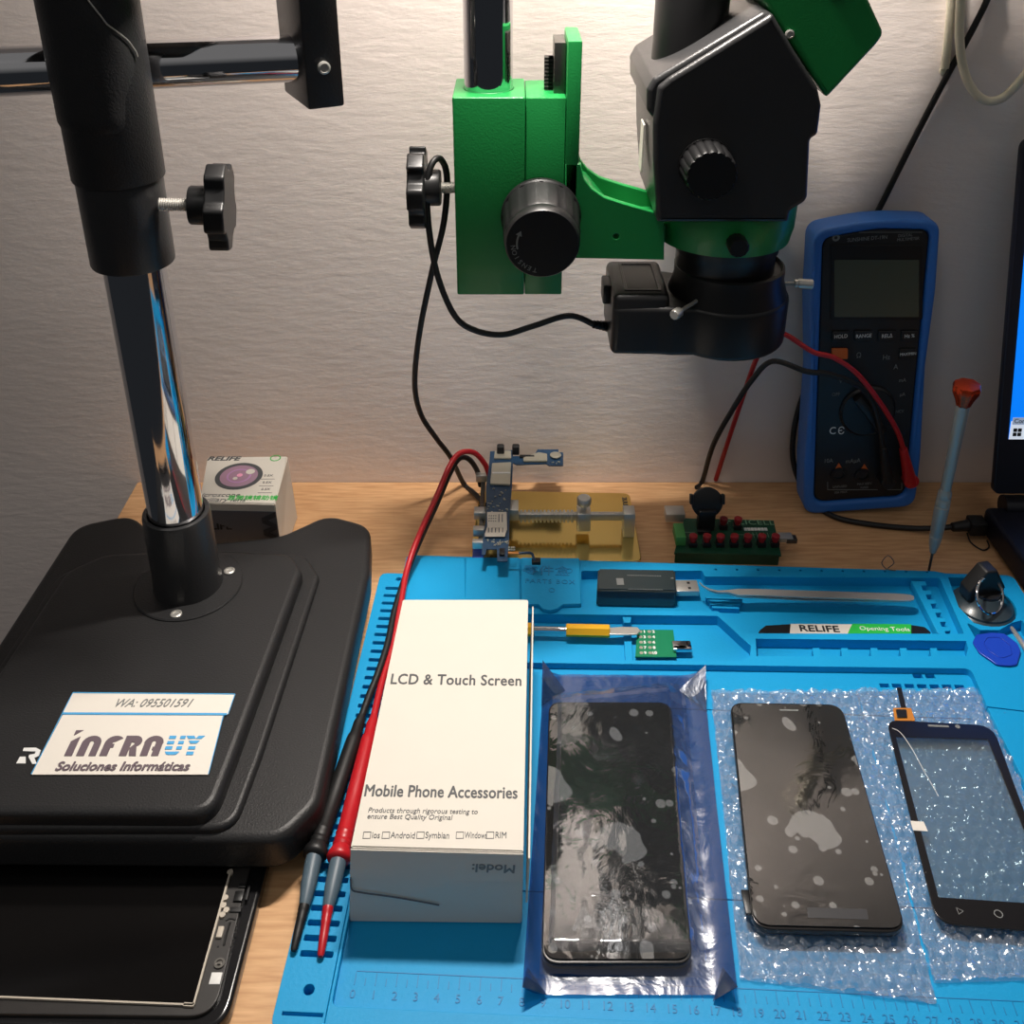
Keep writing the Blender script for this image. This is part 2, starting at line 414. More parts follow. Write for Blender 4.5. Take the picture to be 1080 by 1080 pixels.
# crease outlet at the right of the work area
crease = [MF(.296, .4775), MF(.333, .4700), MF(.333, .4685), MF(.296, .4765)]
_a = P(560, 699, ZT); _b = P(1024, 705, ZT); _d = (_b-_a)/(_b.x-_a.x)
WT0 = tuple((_a+_d*(-.074-_a.x))[:2]); WT1 = (_b.x, _b.y)
tray = rp([WT0, WT1, P2(1041, 745, ZT), MF(.337, .4690), MF(.337, .603), MF(.289, .603), P2(986, 602.5, ZT), MF(-.106, .606), MF(-.106, .585), MF(-.0967, .585)],
          [.0004, .005, .0004, .0004, .006, .002, .004, .004, .001, .0004])
mk('tool_tray', plate(tray, [wellA, wellC, wellD, wellE, wellF]+holes[3:], 0.002, ZT), M['blue'], mat_root)
border = rp([MF(-.1225, .268), MF(.337, .268), MF(.337, .4685), P2(1041.5, 746, ZT), MF(.276, .2795), MF(-.0965, .2795), (WT0[0]-.0002, WT0[1]), MF(-.0969, .585), MF(-.1225, .585)],
            [.006, .006, .0004, .0004, .004, .004, .0, .0004, .006])
mk('raised_border', prism(border, [strip_groove]+slots+holes[:3], 0.002, ZT, 0.0003, seg=1), M['blue'], mat_root)
# work surface with shallow marks
ZW = 0.005
rects = []
for i in range(7): rects.append([P2(927+13.2*i, 720.8+.25*i, ZW), P2(937+13.2*i, 721+.25*i, ZW), P2(938.5+13.2*i, 725.3+.25*i, ZW), P2(928.5+13.2*i, 725+.25*i, ZW)])
for i in range(2): rects.append([P2(962+13*i, 710.8, ZW), P2(972+13*i, 711, ZW), P2(974+13*i, 715.5, ZW), P2(964+13*i, 715.3, ZW)])
def groove(x0, r0, x1, r1, w=.0008):
    a = Vector(P2(x0, r0, ZW)); b = Vector(P2(x1, r1, ZW)); n = Vector((0, w)); return [tuple(a), tuple(b), tuple(b-n), tuple(a-n)]
grooves = []
for vv, ua in ((.4710, .002), (.3445, -.094)):
    a = MF(ua, vv); b = MF(.262, vv); grooves.append([a, b, (b[0], b[1]-.0008), (a[0], a[1]-.0008)])
inset = [MF(-.0972, .2788), MF(.2768, .2788), MF(.2772, .4755), (WT1[0]+.004, WT1[1]-.004), (WT1[0]+.001, WT1[1]+.001), (WT0[0]-.0005, WT0[1]+.001)]
mk('work_surface', prism(inset, rects+grooves, 0.002, ZW, 0.0), M['blue'], mat_root)
# ruler along the front edge: origin under the left border
bm = BM()
u0 = -.0885; vr = .2925
for i in range(0, 360, 5):
    u = u0+i*.001; L = .006 if i % 10 == 0 else .0035
    a = MF(u-.0002, vr); b = MF(u+.0002, vr); c = MF(u+.0002, vr+L); d = MF(u-.0002, vr+L)
    hexa(bm, [(*a, ZW-.0002), (*b, ZW-.0002), (*c, ZW-.0002), (*d, ZW-.0002)], [(*a, ZW+.0002), (*b, ZW+.0002), (*c, ZW+.0002), (*d, ZW+.0002)])
for i in range(0, 36):
    addmesh(bm, textmesh(str(i), .0058, ext=.0002), flat((*MF(u0+i*.01, vr-.0045), ZW+.0001), -TH))
a = MF(u0, vr+.0064); b = MF(u0+.355, vr+.0064); n = .0004
hexa(bm, [(*a, ZW-.0002), (*b, ZW-.0002), (b[0], b[1]+n, ZW-.0002), (a[0], a[1]+n, ZW-.0002)], [(*a, ZW+.0002), (*b, ZW+.0002), (b[0], b[1]+n, ZW+.0002), (a[0], a[1]+n, ZW+.0002)])
mk('ruler_marking', bm, M['blued'], mat_root, smooth=False)
# storage box lids
for i, (x0, x1) in enumerate(((429.5, 490), (491.5, 548), (549.5, 611.5))):
    if i == 2:
        poly = [P2(x0, 588, .0135), P2(611, 588.5, .0135), P2(613, 636.5, .0135), P2(594, 637, .0135), P2(588, 641.5, .0135), P2(580, 643.5, .0135), P2(572, 641.5, .0135), P2(568, 637, .0135), P2(x0+.6, 637, .0135)]
    else:
        poly = [P2(x0, 588, .0135), P2(x1, 588, .0135), P2(x1+1.2-.6*i, 637, .0135), P2(x0-3+2*i, 637, .0135)]
    lid = mk('box_lid', prism(rp(poly, .0012), [], .0102, .0135, .0005), M['blue'], mat_root)
    if i == 2:
        bm = BM()
        addmesh(bm, textmesh('零件盒', .0115, ext=.0002), flat(P(576.5, 602.5, .0136), -TH))
        addmesh(bm, textmesh('PARTS BOX', .0062, ext=.0002, space=1.15), flat(P(580, 613.5, .0136), -TH))
        addmesh(bm, prism(circ(0, 0, .0026, 20), [circ(0, 0, .0022, 20)], -.0002, .0002), flat(P(600, 602, .0136)))
        addmesh(bm, prism(circ(0, 0, .0022, 20), [circ(0, 0, .0018, 20)], -.0002, .0002), flat(P(582, 622.5, .0136)))
        mk('embossed_marking', bm, M['blued'], lid, smooth=False)
# stepped comb rest in the big tray
poly = []
for i in range(6):
    x = 967+i*5.0; r = 613+i*9.6
    poly += [P2(x+9, r, .009), P2(x+10.5, r+4.2, .009), P2(x+4.5, r+4.5, .009), P2(x+6.5, r+9.3, .009)]
poly = [P2(961, 612.5, .009)]+poly+[P2(989, 667.5, .009)]
mk('comb_rest', prism(poly, [], .0021, .009, .0003), M['blue'], mat_root)
bm = BM()
for i in range(4):
    a = [P2(744+2.2*i, 629+3.4*i, .006), P2(782-1*i, 630+3.4*i, .006), P2(783-1*i, 632+3.4*i, .006), P2(745+2.2*i, 631+3.4*i, .006)]
    addmesh(bm, prism(a, [], .002, .006))
mk('rib_rest', bm, M['blue'], mat_root)
poly = [P2(657.5, 652, .0095), P2(665.5, 652, .0095), P2(668, 692, .0095), P2(660, 692, .0095)]
mk('tool_rest', prism(poly, [], .0021, .0050, .0003), M['blue'], mat_root)
bm = BM(); addmesh(bm, prism([P2(656.5, 650.5, .0095), P2(666, 650.5, .0095), P2(665, 656.5, .0095), P2(658, 656.5, .0095)], [], .004, .0095, .0004))
mk('tool_rest', bm, M['blue'], mat_root)

# ============================================================ MICROSCOPE STAND (left)
st = empty('microscope_stand', (-.213, .50, 0.0), 'black boom stand with chrome column on a thick moulded base plate', 'stand')
wing = [(-.318, .352), (-.117, .350), (-.1015, .372), (-.0985, .56), (-.104, .612), (-.138, .626), (-.168, .600), (-.213, .592), (-.258, .600), (-.285, .626), (-.322, .612), (-.326, .40)]
wing = rp(wing, [.02, .018, .022, .05, .02, .02, .03, .06, .03, .02, .02, .03], 8)
base = mk('base_plate', prism(wing, [], .0125, .037, .005, seg=4), M['black'], st)
plat = rp([(-.309, .356), (-.152, .355), (-.149, .40), (-.141, .545), (-.152, .563), (-.213, .568), (-.28, .563), (-.30, .545)], [.02, .014, .2, .012, .012, .05, .02, .02], 6)
bm = BM(); addmesh(bm, prism(plat, [], .034, .050, .0045, seg=4))
lo = rp([(-.316, .3535), (-.142, .3535), (-.138, .40), (-.131, .55), (-.145, .573), (-.213, .578), (-.285, .573), (-.31, .55)], [.02, .014, .2, .012, .012, .05, .02, .02], 6)
addmesh(bm, prism(lo, [], .03, .041, .003, seg=3))
mk('raised_panel', bm, M['black'], st)
for (x, y) in ((-.30, .38), (-.135, .385), (-.13, .59), (-.30, .59)):
    bm = BM(); cyl(bm, (x, y, 0.0001 if (x, y) != (-.135, .385) and y > .5 else .0112), (x, y, .0128), .010, n=20); mk('rubber_foot', bm, M['rubber'], st)
FX, FY = -.2131, .5295
lean = Matrix.Translation((FX, FY, .05)) @ Matrix.Rotation(math.radians(0.55), 4, 'Y') @ Matrix.Translation((-FX, -FY, -.05))
def onpole(x=FX, y=FY, z=0, zd=(0, 0, 1)): return lean @ frame((x, y, z), zd)
bm = BM(); lathe(bm, [(.035, 0), (.035, .0012), (.0342, .002)], frame((FX, FY, .0495), (0, 0, 1)), 48)
fl = mk('column_flange', bm, M['black'], st)
for (x, r) in ((186, 648), (242, 602.5)):
    p = P(x, r, .0515); bm = BM(); lathe(bm, [(.0036, 0), (.0036, .0008), (.0026, .0012), (.0024, .0005), (.001, .0004)], frame(p, (0, 0, 1)), 18)
    mk('flange_screw', bm, M['steel'], fl)
bm = BM(); lathe(bm, [(.0222, 0), (.0214, .012), (.0210, .056), (.0205, .0588), (.0196, .0596), (.0178, .0590), (.0178, .03)], onpole(z=.051), 48)
mk('column_collar', bm, M['blacks'], st)
bm = BM(); lathe(bm, [(.0170, .0), (.0170, .26)], onpole(z=.055), 64); mk('column', bm, M['chrome'], st)
bm = BM(); lathe(bm, [(.0180, .005), (.0178, .0), (.0222, 0), (.0226, .001), (.0226, .05)], onpole(z=.2805), 56); mk('clamp_collar', bm, M['blacks'], st)
bm = BM(); lathe(bm, [(.0226, 0), (.0237, .0004), (.0240, .0012), (.0240, .25), (.0228, .252)], onpole(z=.3290), 56)
slv = mk('carriage_sleeve', bm, M['black'], st)
# raised cast saddle on the sleeve, its right edge cut in two scallops
bm = BM()
def sx(z):   # boundary angle (deg from straight front, positive to the right)
    k = [(.360, 40), (.375, 46), (.388, 66), (.396, 68), (.403, 58), (.412, 36), (.424, 20), (.44, 14), (.52, 14)]
    for (a, b), (c, d) in zip(k, k[1:]):
        if a <= z <= c: return b+(d-b)*(z-a)/(c-a)
    return k[0][1] if z < k[0][0] else k[-1][1]
zs = [.358+.004*i for i in range(41)]; gr = []
for z in zs:
    row = []
    for j in range(13):
        a = math.radians(-95+(sx(z)+95)*j/12)-PI/2
        rr = .0252 if 0 < j < 12 and z not in (zs[0], zs[-1]) else .0238
        row.append(bm.verts.new(lean @ Vector((FX+rr*math.cos(a), FY+rr*math.sin(a), z))))
    gr.append(row)
for a, b in zip(gr, gr[1:]):
    for j in range(12): bm.faces.new((a[j], a[j+1], b[j+1], b[j]))
mk('cast_saddle', bm, M['black'], slv)
bm = BM(); tube(bm, [lean @ Vector((FX+.0250*math.cos(math.radians(sx(z)-90)), FY+.0250*math.sin(math.radians(sx(z)-90)), z)) for z in [.3945+.0025*i for i in range(14)]], .00045, n=6, sub=2); mk('pale_edge', bm, M['steel'], slv)  # thin pale steel tube along the saddle's scalloped edge
def star_knob(c, axis, r, th, parent, hubl, hubr, screwl, up=(0, 0, 1), lobes=5, rot=0.0):
    """clamp knob: star disc, hub and threaded screw pointing along -axis"""
    m = frame(c, axis, up)
    out = []
    for i in range(lobes):
        a = rot+2*PI*i/lobes
        for da, rr in ((-.26, 1.0), (.26, 1.0), (.46, .80), (.80, .80)): out.append((r*rr*math.cos(a+da), r*rr*math.sin(a+da)))
    out = rp(out, r*.14, 4)
    bm = BM(); addmesh(bm, prism(out, [], -th/2, th/2, .0012, m, seg=3))
    lathe(bm, [(hubr*.94, -th/2-hubl), (hubr, -th/2-hubl+.001), (hubr, -th/2)], m, 28)
    k = mk('clamp_knob', bm, M['blackp'], parent)
    bm = BM(); prof = []; h = -th/2-hubl-screwl
    while h < -th/2-hubl: prof += [(.0030, h), (.0036, h+.0006)]; h += .0012
    lathe(bm, prof, m, 18); mk('threaded_screw', bm, M['steel'], k)
c = PY(232, 217, .522)
star_knob((c.x, .522, c.z), (1, .10, -.06), .0245, .0105, st, .0105, .0105, .016, rot=.35)
# boom rod and end block
ang = math.radians(13); rd = Vector((math.cos(ang), math.sin(ang), 0))
rc = PY(200, 66.5, .575); rc = Vector(rc)
bm = BM(); cyl(bm, rc-rd*.34, rc+rd*.075, .0130, n=48, bev=.001); mk('boom_rod', bm, M['chrome'], st)
bc = rc+rd*.068
bf = Matrix.Translation((PY(318, 60, .565).x, .590, 0)) @ Matrix.Rotation(math.radians(27), 4, 'Z')
bm = BM(); box(bm, (-.0105, -.024, PY(305, 115, .567).z), (.0105, .024, .83), .0015, bf)
blk = mk('boom_end_block', bm, M['blacks'], st)
bm = BM(); p = bf @ Vector((0, -.0242, PY(318, 72, .567).z)); lathe(bm, [(.0036, -.001), (.0036, .0010), (.0026, .0014), (.0022, .0004), (.0008, .0004)], frame(p, bf.to_3x3() @ Vector((0, -1, 0))), 16)
mk('hex_screw', bm, M['steel'], blk)
bm = BM(); box(bm, (-.132, .600, .80), (.0, .640, .83), .002); mk('top_arm', bm, M['blacks'], st)
bm = BM(); box(bm, (-.26, .505, .43), (-.17, .60, .50), .003); mk('added_shade_block', bm, M['blacks'], st)  # unseen carriage block above the view, added to shade the wall behind
HX, HY = PY(515, 60, .625).x, .625
bm = BM(); cyl(bm, (HX+.0, HY, .2235), (HX, HY, .83), .0148, n=56, bev=.001); mk('head_post', bm, M['chrome'], st)
# printed logo at the left front of the base
bm = BM()
Lp = lambda x, r: P2(x, r, .0503)
addmesh(bm, prism([Lp(17, 805), Lp(21, 798), Lp(27, 798), Lp(27, 805)], [], .0500, .0503))
addmesh(bm, prism([Lp(25, 788.5), Lp(38, 788.5), Lp(43, 791), Lp(41, 797), Lp(36, 799), Lp(39, 805.5), Lp(34, 805.5), Lp(30, 798), Lp(31, 796), Lp(36.5, 795), Lp(37.5, 792.5), Lp(24, 792)], [], .0500, .0503))
mk('logo_print', bm, M['wht'], st, smooth=False)

# ============================================================ PAPER LABEL
pl = empty('paper_label', (*P2(140, 775, .0505), .0505), 'white paper business label taped to the black base plate', 'label')
q = [P(77, 731, .0507), P(248, 732.5, .0507), P(220, 817, .0507), P(33, 817, .0507)]
def Q(u, v, z=.0512):   # u 0..1 left-right, v 0..1 top-bottom
    a = q[0].lerp(q[1], u); b = q[3].lerp(q[2], u); c = a.lerp(b, v); return Vector((c.x, c.y, z))
def Q2(u, v): c = Q(u, v); return (c.x, c.y)
mk('lower_sheet', prism([Q2(.005, .27), Q2(.972, .275), Q2(1, 1), Q2(0, 1)], [], .0504, .0508), M['paper'], pl, smooth=False)
mk('upper_sheet', prism([Q2(0, 0), Q2(1, 0), Q2(1.0, .27), Q2(-.002, .265)], [], .0505, .0510), M['paper'], pl, smooth=False)
bm = BM()
for (a, b, w) in (((0, .272), (.99, .268), .022), ((0, .0), (1, .0), .010), ((0, .27), (0, 0), .006), ((1, .0), (.998, .27), .006), ((.0, 1), (.0, .27), .005), ((1, 1), (.972, .275), .006)):
    p0 = Q(*a); p1 = Q(*b); d = (p1-p0).normalized(); n = Vector((-d.y, d.x, 0))*w*.056*.6
    addmesh(bm, prism([tuple((p0-n)[:2]), tuple((p1-n)[:2]), tuple((p1+n)[:2]), tuple((p0+n)[:2])], [], .0508, .0512))
mk('blue_border_line', bm, M['inkb'], pl, smooth=False)
Wd = (q[1]-q[0]).length; Hd = (q[0]-q[3]).length
text('phone_number', 'WA: 095501591', .0085, flat(Q(.52, .135)), M['greyp'], pl, shear=.35, sx=.78)
# striped company wordmark, letters drawn as outlines on a unit grid
def arc(cx, cy, r, a0, a1, n=8, ry=None):
    ry = r if ry is None else ry
    return [(cx+r*math.cos(math.radians(a0+(a1-a0)*i/n)), cy+ry*math.sin(math.radians(a0+(a1-a0)*i/n))) for i in range(n+1)]
dark = [([(0, 0), (.28, 0), (.28, .95), (0, .70)], []), ([(0, 1.0), (.28, 1.26), (0, 1.26)], []),
        ([(.44, 0), (.44, .62)]+arc(.80, .62, .36, 180, 0, 10)+[(1.16, 0), (.90, 0), (.90, .66)]+arc(.80, .66, .07, 0, 180, 6)+[(.73, 0)], []),
        ([(1.30, 0), (1.30, .62)]+arc(1.66, .62, .36, 180, 50, 8)+[(1.92, .86), (1.70, .70), (1.60, .66), (1.58, .58), (1.68, .58), (1.68, .40), (1.58, .40), (1.58, 0)], []),
        ([(2.02, 0), (2.02, .98), (2.34, .98)]+arc(2.40, .70, .28, 90, -60, 8)+[(2.66, 0), (2.40, 0), (2.30, .38), (2.32, .40)]+arc(2.36, .58, .08, -60, 90, 4)+[(2.30, .66), (2.30, 0)], []),
        ([(2.80, 0), (2.80, .60)]+arc(3.14, .62, .36, 175, 5, 10)+[(3.48, .60), (3.48, 0), (3.22, 0), (3.22, .28), (3.16, .28), (3.16, .44), (3.22, .44), (3.22, .66)]+arc(3.14, .66, .07, 0, 180, 5)+[(3.07, 0)], [])]
def stripes(poly_x):
    out = []
    for i in range(4):
        y1 = .98-i*.26; y0 = y1-.145
        out.append((y0, y1))
    return out
sc_ = Wd*.735/4.75; org = Q(.135, .79); up = (q[0]-q[3]).normalized()
def LW(p, sh=0.0): return (org.x+p[0]*sc_+sh*p[1]*sc_, org.y+p[1]*sc_*.95)
bm = BM()
for o_, h_ in dark: addmesh(bm, prism([LW(p) for p in o_], [], .0508, .0512))
mk('wordmark_letters', bm, M['inkm'], pl, smooth=False)
bm = BM()
for (y0, y1) in stripes(0):
    for x0, x1 in ((3.64, 3.90), (4.06, 4.26)):
        if y0 < .10: continue
        addmesh(bm, prism([LW((x0, y0)), LW((x1, y0)), LW((x1, y1)), LW((x0, y1))], [], .0508, .0512))
    if y0 < .10: addmesh(bm, prism([LW(p) for p in [(3.68, y1), (4.22, y1), (4.14, y0+.02), (4.06, y0), (3.84, y0), (3.76, y0+.02)]], [], .0508, .0512))
for poly in ([(4.28, .98), (4.58, .98), (4.66, .84), (4.38, .84)], [(4.74, .98), (4.98, .98), (4.88, .84), (4.66, .84)], [(4.42, .74), (4.84, .74), (4.74, .60), (4.52, .60)], [(4.50, .46), (4.76, .46), (4.76, .32), (4.50, .32)], [(4.50, .20), (4.76, .20), (4.76, .05), (4.50, .05)]):
    addmesh(bm, prism([LW(p) for p in poly], [], .0508, .0512))
mk('striped_letters', bm, M['inkb'], pl, smooth=False)
text('tagline', 'Soluciones Informáticas', .0080, flat(Q(.50, .915)), M['inkm'], pl, bold=.00022, shear=.12, sx=.93)

# ============================================================ MICROSCOPE HEAD
hd = empty('stereo_microscope', (.13, .63, .18), 'green and black stereo microscope head hanging above the mat', 'microscope')
YF, YB = .600, .650
zt = PY(478, 103, YF).z; zb = PY(486, 311, YF).z
xl = PY(478, 150, YF).x; xm = PY(553.5, 200, YF).x; xr = PY(595, 200, YF).x; xe = PY(612, 130, YF).x
HC = (HX, HY)
bm = BM(); addmesh(bm, prism(rp([(xl, YF), (xm, YF), (xm, YB), (xl, YB)], .0015, 3), [circ(HX, HY, .0150, 40)], zb, zt, .0008))
mk('post_clamp', bm, M['green'], hd)
bm = BM(); box(bm, (xm+.0003, YF+.0015, zb-.0005), (xr, YB-.002, zt-.0005), .0008); mk('focus_housing', bm, M['green'], hd)
z1 = PY(600, 40, YF+.01).z
bm = BM(); box(bm, (xr+.0002, YF+.001, PY(605, 268, YF).z), (xe, YB-.004, z1), .0012); mk('sliding_plate', bm, M['green'], hd)
bm = BM(); box(bm, (xr-.007, YF+.012, zt-.02), (xr-.0002, YB-.012, z1-.003), .0005); mk('focus_rack', bm, M['steeld'], hd)
bm = BM()
for i in range(10): box(bm, (xr-.0125, YF+.020, zt-.002+i*.0022), (xr-.0072, YF+.027, zt-.0008+i*.0022))
box(bm, (xr-.010, YF+.020, zt-.004), (xr-.0072, YF+.027, zt+.019)); mk('rack_teeth', bm, M['blackp'], hd)
# arm: U channel towards the head
def armprof(y):
    pts = [PY(596, 271, y), PY(700, 273, y), PY(700, 226, y), PY(655, 213, y), PY(637, 207, y), PY(624, 198, y), PY(616, 188, y), PY(612.5, 172, y), PY(596, 172, y)]
    return [(p.x, p.z) for p in pts]
XZ = Matrix(((1, 0, 0, 0), (0, 0, -1, 0), (0, 1, 0, 0), (0, 0, 0, 1)))   # (x, y, z) -> (x, -z, y)
def sideprism(poly, y0, y1, bev=0.0, holes=(), seg=2): return prism(poly, holes, -y1, -y0, bev, XZ, seg)
bm = BM(); hole = PY(650, 250, YF)
ap = armprof(YF+.003)
addmesh(bm, sideprism(ap, YF+.001, YF+.006, .0006, [circ(hole.x, hole.z, .0018, 14)]))
addmesh(bm, sideprism(ap, YB-.010, YB-.005, .0006))
lowp = [(ap[0][0], ap[0][1]+.0005), (ap[1][0], ap[1][1]+.0005), (ap[1][0], ap[2][1]-.008), (ap[4][0]+.01, ap[2][1]-.008), (ap[0][0]+.014, ap[5][1]-.002), (ap[0][0]+.002, ap[5][1]+.004)]
addmesh(bm, sideprism(lowp, YF+.005, YB-.009))
mk('support_arm', bm, M['green'], hd)
# coarse focus knob
kf = PY(572, 259, .553); kb = PY(570.5, 229, .596)
bm = BM(); mkb = frame((kb.x, .5995, kb.z), (kf.x-kb.x, kf.y-.5995, kf.z-kb.z))
lathe(bm, [(.0222, 0), (.0245, .0005), (.0247, .004), (.0240, .0048)], mkb, 64)
lathe(bm, [(.0240, .0048), (.0236, .006), (.0228, .034), (.0215, .0365)], mkb, 72, duty=(6, .03))
lathe(bm, [(.0218, .0360), (.0222, .0380), (.0219, .0425), (.0208, .0445)], mkb, 64)
kn = mk('focus_knob', bm, M['blackp'], hd)
fm = mkb @ Matrix.Translation((0, 0, .0447))
nx = (fm.to_3x3() @ Vector((0, 0, 1)))
fc = fm @ Vector((0, 0, 0)); ff = frame(fc, nx, (1, 0, 0))
bm = BM()
for i, ch in enumerate('TENSION'):
    a = math.radians(-104-i*11.5)
    pm = ff @ Matrix.Translation((.0168*math.cos(a), .0168*math.sin(a), .0001)) @ Matrix.Rotation(a-PI/2, 4, 'Z')
    addmesh(bm, textmesh(ch, .0040, ext=.0001), pm)
ar = arc(0, 0, .0152, 158, 192, 8)+arc(0, 0, .0142, 192, 158, 8)
addmesh(bm, prism(ar, [], -.0001, .0002), ff)
addmesh(bm, prism([(.0166*math.cos(2.76), .0166*math.sin(2.76)), (.0128*math.cos(2.76), .0128*math.sin(2.76)), (.0147*math.cos(2.56), .0147*math.sin(2.56))], [], -.0001, .0002), ff)
mk('tension_marking', bm, M['greyp'], kn, smooth=False)
c = PY(441, 198, .62)
star_knob((c.x, .62, c.z), (-1, .0, 0), .0262, .0105, hd, .009, .0115, .013, rot=.5, lobes=6)
# mounting ring
RX, RY = PY(761, 250, .63).x, .630
zr1 = PY(761, 224, RY-.045).z; zr0 = PY(761, 279, RY-.045).z
bm = BM(); lathe(bm, [(.0375, 0), (.0430, .0005), (.0440, .006), (.0450, .010), (.0455, zr1-zr0-.001), (.0440, zr1-zr0+.004), (.036, zr1-zr0+.005)], frame((RX, RY, zr0+.003), (0, 0, 1)), 72)
mk('mounting_ring', bm, M['green'], hd)
p = PY(777, 257, RY-.047)
bm = BM(); lathe(bm, [(.0062, -.008), (.0064, .008), (.0055, .0095)], frame((p.x, RY-.046, p.z), (0, -1, 0)), 24, duty=(2, .06)); mk('ring_screw', bm, M['blackp'], hd)
# head body
y0, y1 = .582, .677
def prof(pts, y): return [(PY(x, r, y).x, PY(x, r, y).z) for x, r in pts]
body = prof([(693, 235), (689, 170), (689, 130), (694, 92), (706, 82), (806, 20), (815, 14), (838, 53), (863, 93), (867, 112), (863, 143), (855, 147), (852, 212), (834, 223), (832, 235)], y0)
bm = BM(); addmesh(bm, sideprism(rp(body, [.002, .004, .01, .004, .004, .002, .002, .004, .006, .006, .004, .004, .006, .004, .002], 4), y0, y1, .003, seg=4))
wide = prof([(683, 118), (683, 96), (690, 84), (806, 14), (814, 14), (838, 53), (863, 93), (867, 112), (863, 143), (700, 143), (688, 125)], y0)
bm2 = sideprism(rp(wide, .004, 4), y0+.003, y1+.006, .003, seg=3); addmesh(bm, bm2)
mk('head_body', bm, M['blacks'], hd)
zz = PY(684, 150, y0+.02)
bm = BM(); box(bm, (zz.x-.0022, y0+.030, PY(675, 182, y0+.03).z), (zz.x-.0012, y0+.044, PY(675, 132, y0+.03).z)); mk('rating_sticker', bm, M['white'], hd)
# camera tube
tx = PY(729, 30, .625)
bm = BM(); lathe(bm, [(.0225, 0), (.0218, .02), (.0214, .16), (.020, .162)], frame((tx.x, .628, PY(729, 90, .60).z), (0, 0, 1)), 56); mk('camera_tube', bm, M['blackp'], hd)
# binocular prism housing
pr_ = [PY(x, r, .594) for x, r in ((872, 104), (855, 78), (820, 24), (796, -12), (865, -75), (912, -10), (933, 36), (924, 48))]
bm = BM(); addmesh(bm, sideprism(rp([(p.x, p.z) for p in pr_], [.002, .001, .001, .002, .004, .004, .006, .002], 4), .594, .668, .0025, seg=4))
bh = mk('prism_housing', bm, M['green'], hd)
p = PY(833, 36, .5935); bm = BM(); lathe(bm, [(.0026, -.001), (.0026, .0006), (.0018, .001), (.0014, .0004)], frame(p, (0, -1, 0)), 16); mk('housing_screw', bm, M['steel'], bh)
e0 = Vector((pr_[5].x-.022, 0, pr_[5].z-.006)); ed = Vector((.62, 0, .78)).normalized()
for yy in (.600, .662):
    bm = BM(); o0 = Vector((e0.x, yy, e0.z+.01)); lathe(bm, [(.015, 0), (.015, .05), (.019, .055), (.019, .085), (.014, .09)], frame(o0, ed), 32); mk('eyepiece', bm, M['blackp'], hd)
# zoom knob
kf = PY(750, 197, .560); kb = PY(743, 172, .586)
mz = frame((kb.x, .589, kb.z), (0, -1, 0))
bm = BM(); lathe(bm, [(.0165, 0), (.0165, .006), (.0158, .008)], mz, 48)
lathe(bm, [(.0155, .008), (.0150, .026), (.0140, .028)], mz, 72, duty=(4, .05)); mk('zoom_knob', bm, M['blackp'], hd)
# objective barrel
bm = BM(); zc = PY(764, 276, RY-.03).z
LX = PY(764, 330, .63).x
bm2 = None
lathe(bm, [(.0325, 0), (.0325, .022), (.034, .024), (.034, .036)], frame(((RX+LX)/2, RY, PY(764, 316, RY-.032).z), (0, 0, 1)), 56); mk('objective_barrel', bm, M['blackp'], hd)

# ============================================================ RING LIGHT
zl1 = PY(700, 312, .60).z; zl0 = PY(765, 384, .59).z
rl = empty('ring_light', (LX, RY, zl0), 'black ring light with side power box clamped under the microscope', 'light')
xb = PY(646, 330, .60).x
outl = rp([(xb, .602), (xb+.036, .600)], 0)
pts = [(xb, .661), (xb, .600), (xb+.030, .599), (xb+.040, .5975)]
pts += [(LX+.041*math.cos(math.radians(a)), RY+.041*math.sin(math.radians(a))) for a in range(232, 500, 8)]
pts += [(xb+.040, .662)]
ro = [.004, .005, .03, .01]+[0]*(len(pts)-5)+[.01]
bm = BM(); addmesh(bm, prism(rp(pts, ro, 4), [circ(LX, RY, .028, 48)], zl0+.001, zl1-.008, .004, seg=4))
bmb = BM()
rlb = mk('ring_housing', bm, M['blackp'], rl); bmb.free()
bm = BM(); box(bm, (xb+.0002, .6005, zl0+.006), (xb+.037, .6605, zl1), .004, seg=3); mk('power_box', bm, M['blackp'], rl)
bm = BM(); addmesh(bm, prism(rp([(xb+.008, .608), (xb+.032, .608), (xb+.032, .654), (xb+.008, .654)], .001), [rp([(xb+.010, .610), (xb+.030, .610), (xb+.030, .652), (xb+.010, .652)], .001)], zl1-.0002, zl1+.0006, .0003)); mk('raised_frame', bm, M['blackp'], rl)
bm = BM(); lathe(bm, [(.0335, 0), (.0395, 0), (.0395, .001), (.0362, .012), (.0362, .020), (.0345, .021), (.0335, .018)], frame((LX, RY, zl1-.010), (0, 0, 1)), 60)
mk('clamp_ring', bm, M['blackp'], rl)
bm = BM(); box(bm, (xb-.0045, .622, PY(646, 316, .63).z), (xb+.001, .640, PY(646, 296, .63).z), .0012, Matrix.Identity(4)); mk('rocker_switch', bm, M['blackp'], rl)
def thumb(a, b, r=.0032):
    a = Vector(a); b = Vector(b); d = (b-a).normalized(); bm = BM(); cyl(bm, a, b-d*.002, .0013, n=12); lathe(bm, [(r*.9, 0), (r, .0006), (r, .006), (r*.85, .0068)], frame(b-d*.002, d), 20, duty=(2, .06)); mk('thumb_screw', bm, M['steel'], rl)
a = PY(735, 319, .598); b = PY(717, 327, .584); thumb((a.x, .600, a.z), (b.x-.0015, .582, b.z-.001), .0034)
a = PY(812, 299, .635); b = PY(841, 299, .635); thumb(a, b+Vector((.0, 0, 0)), .003)
bm = BM(); cyl(bm, PY(822, 299, .635), PY(844, 299, .635), .0013, n=12); cyl(bm, PY(841, 299, .635), PY(857, 300, .635), .0034, n=16, bev=.0004); mk('clamp_pin', bm, M['steel'], rl)
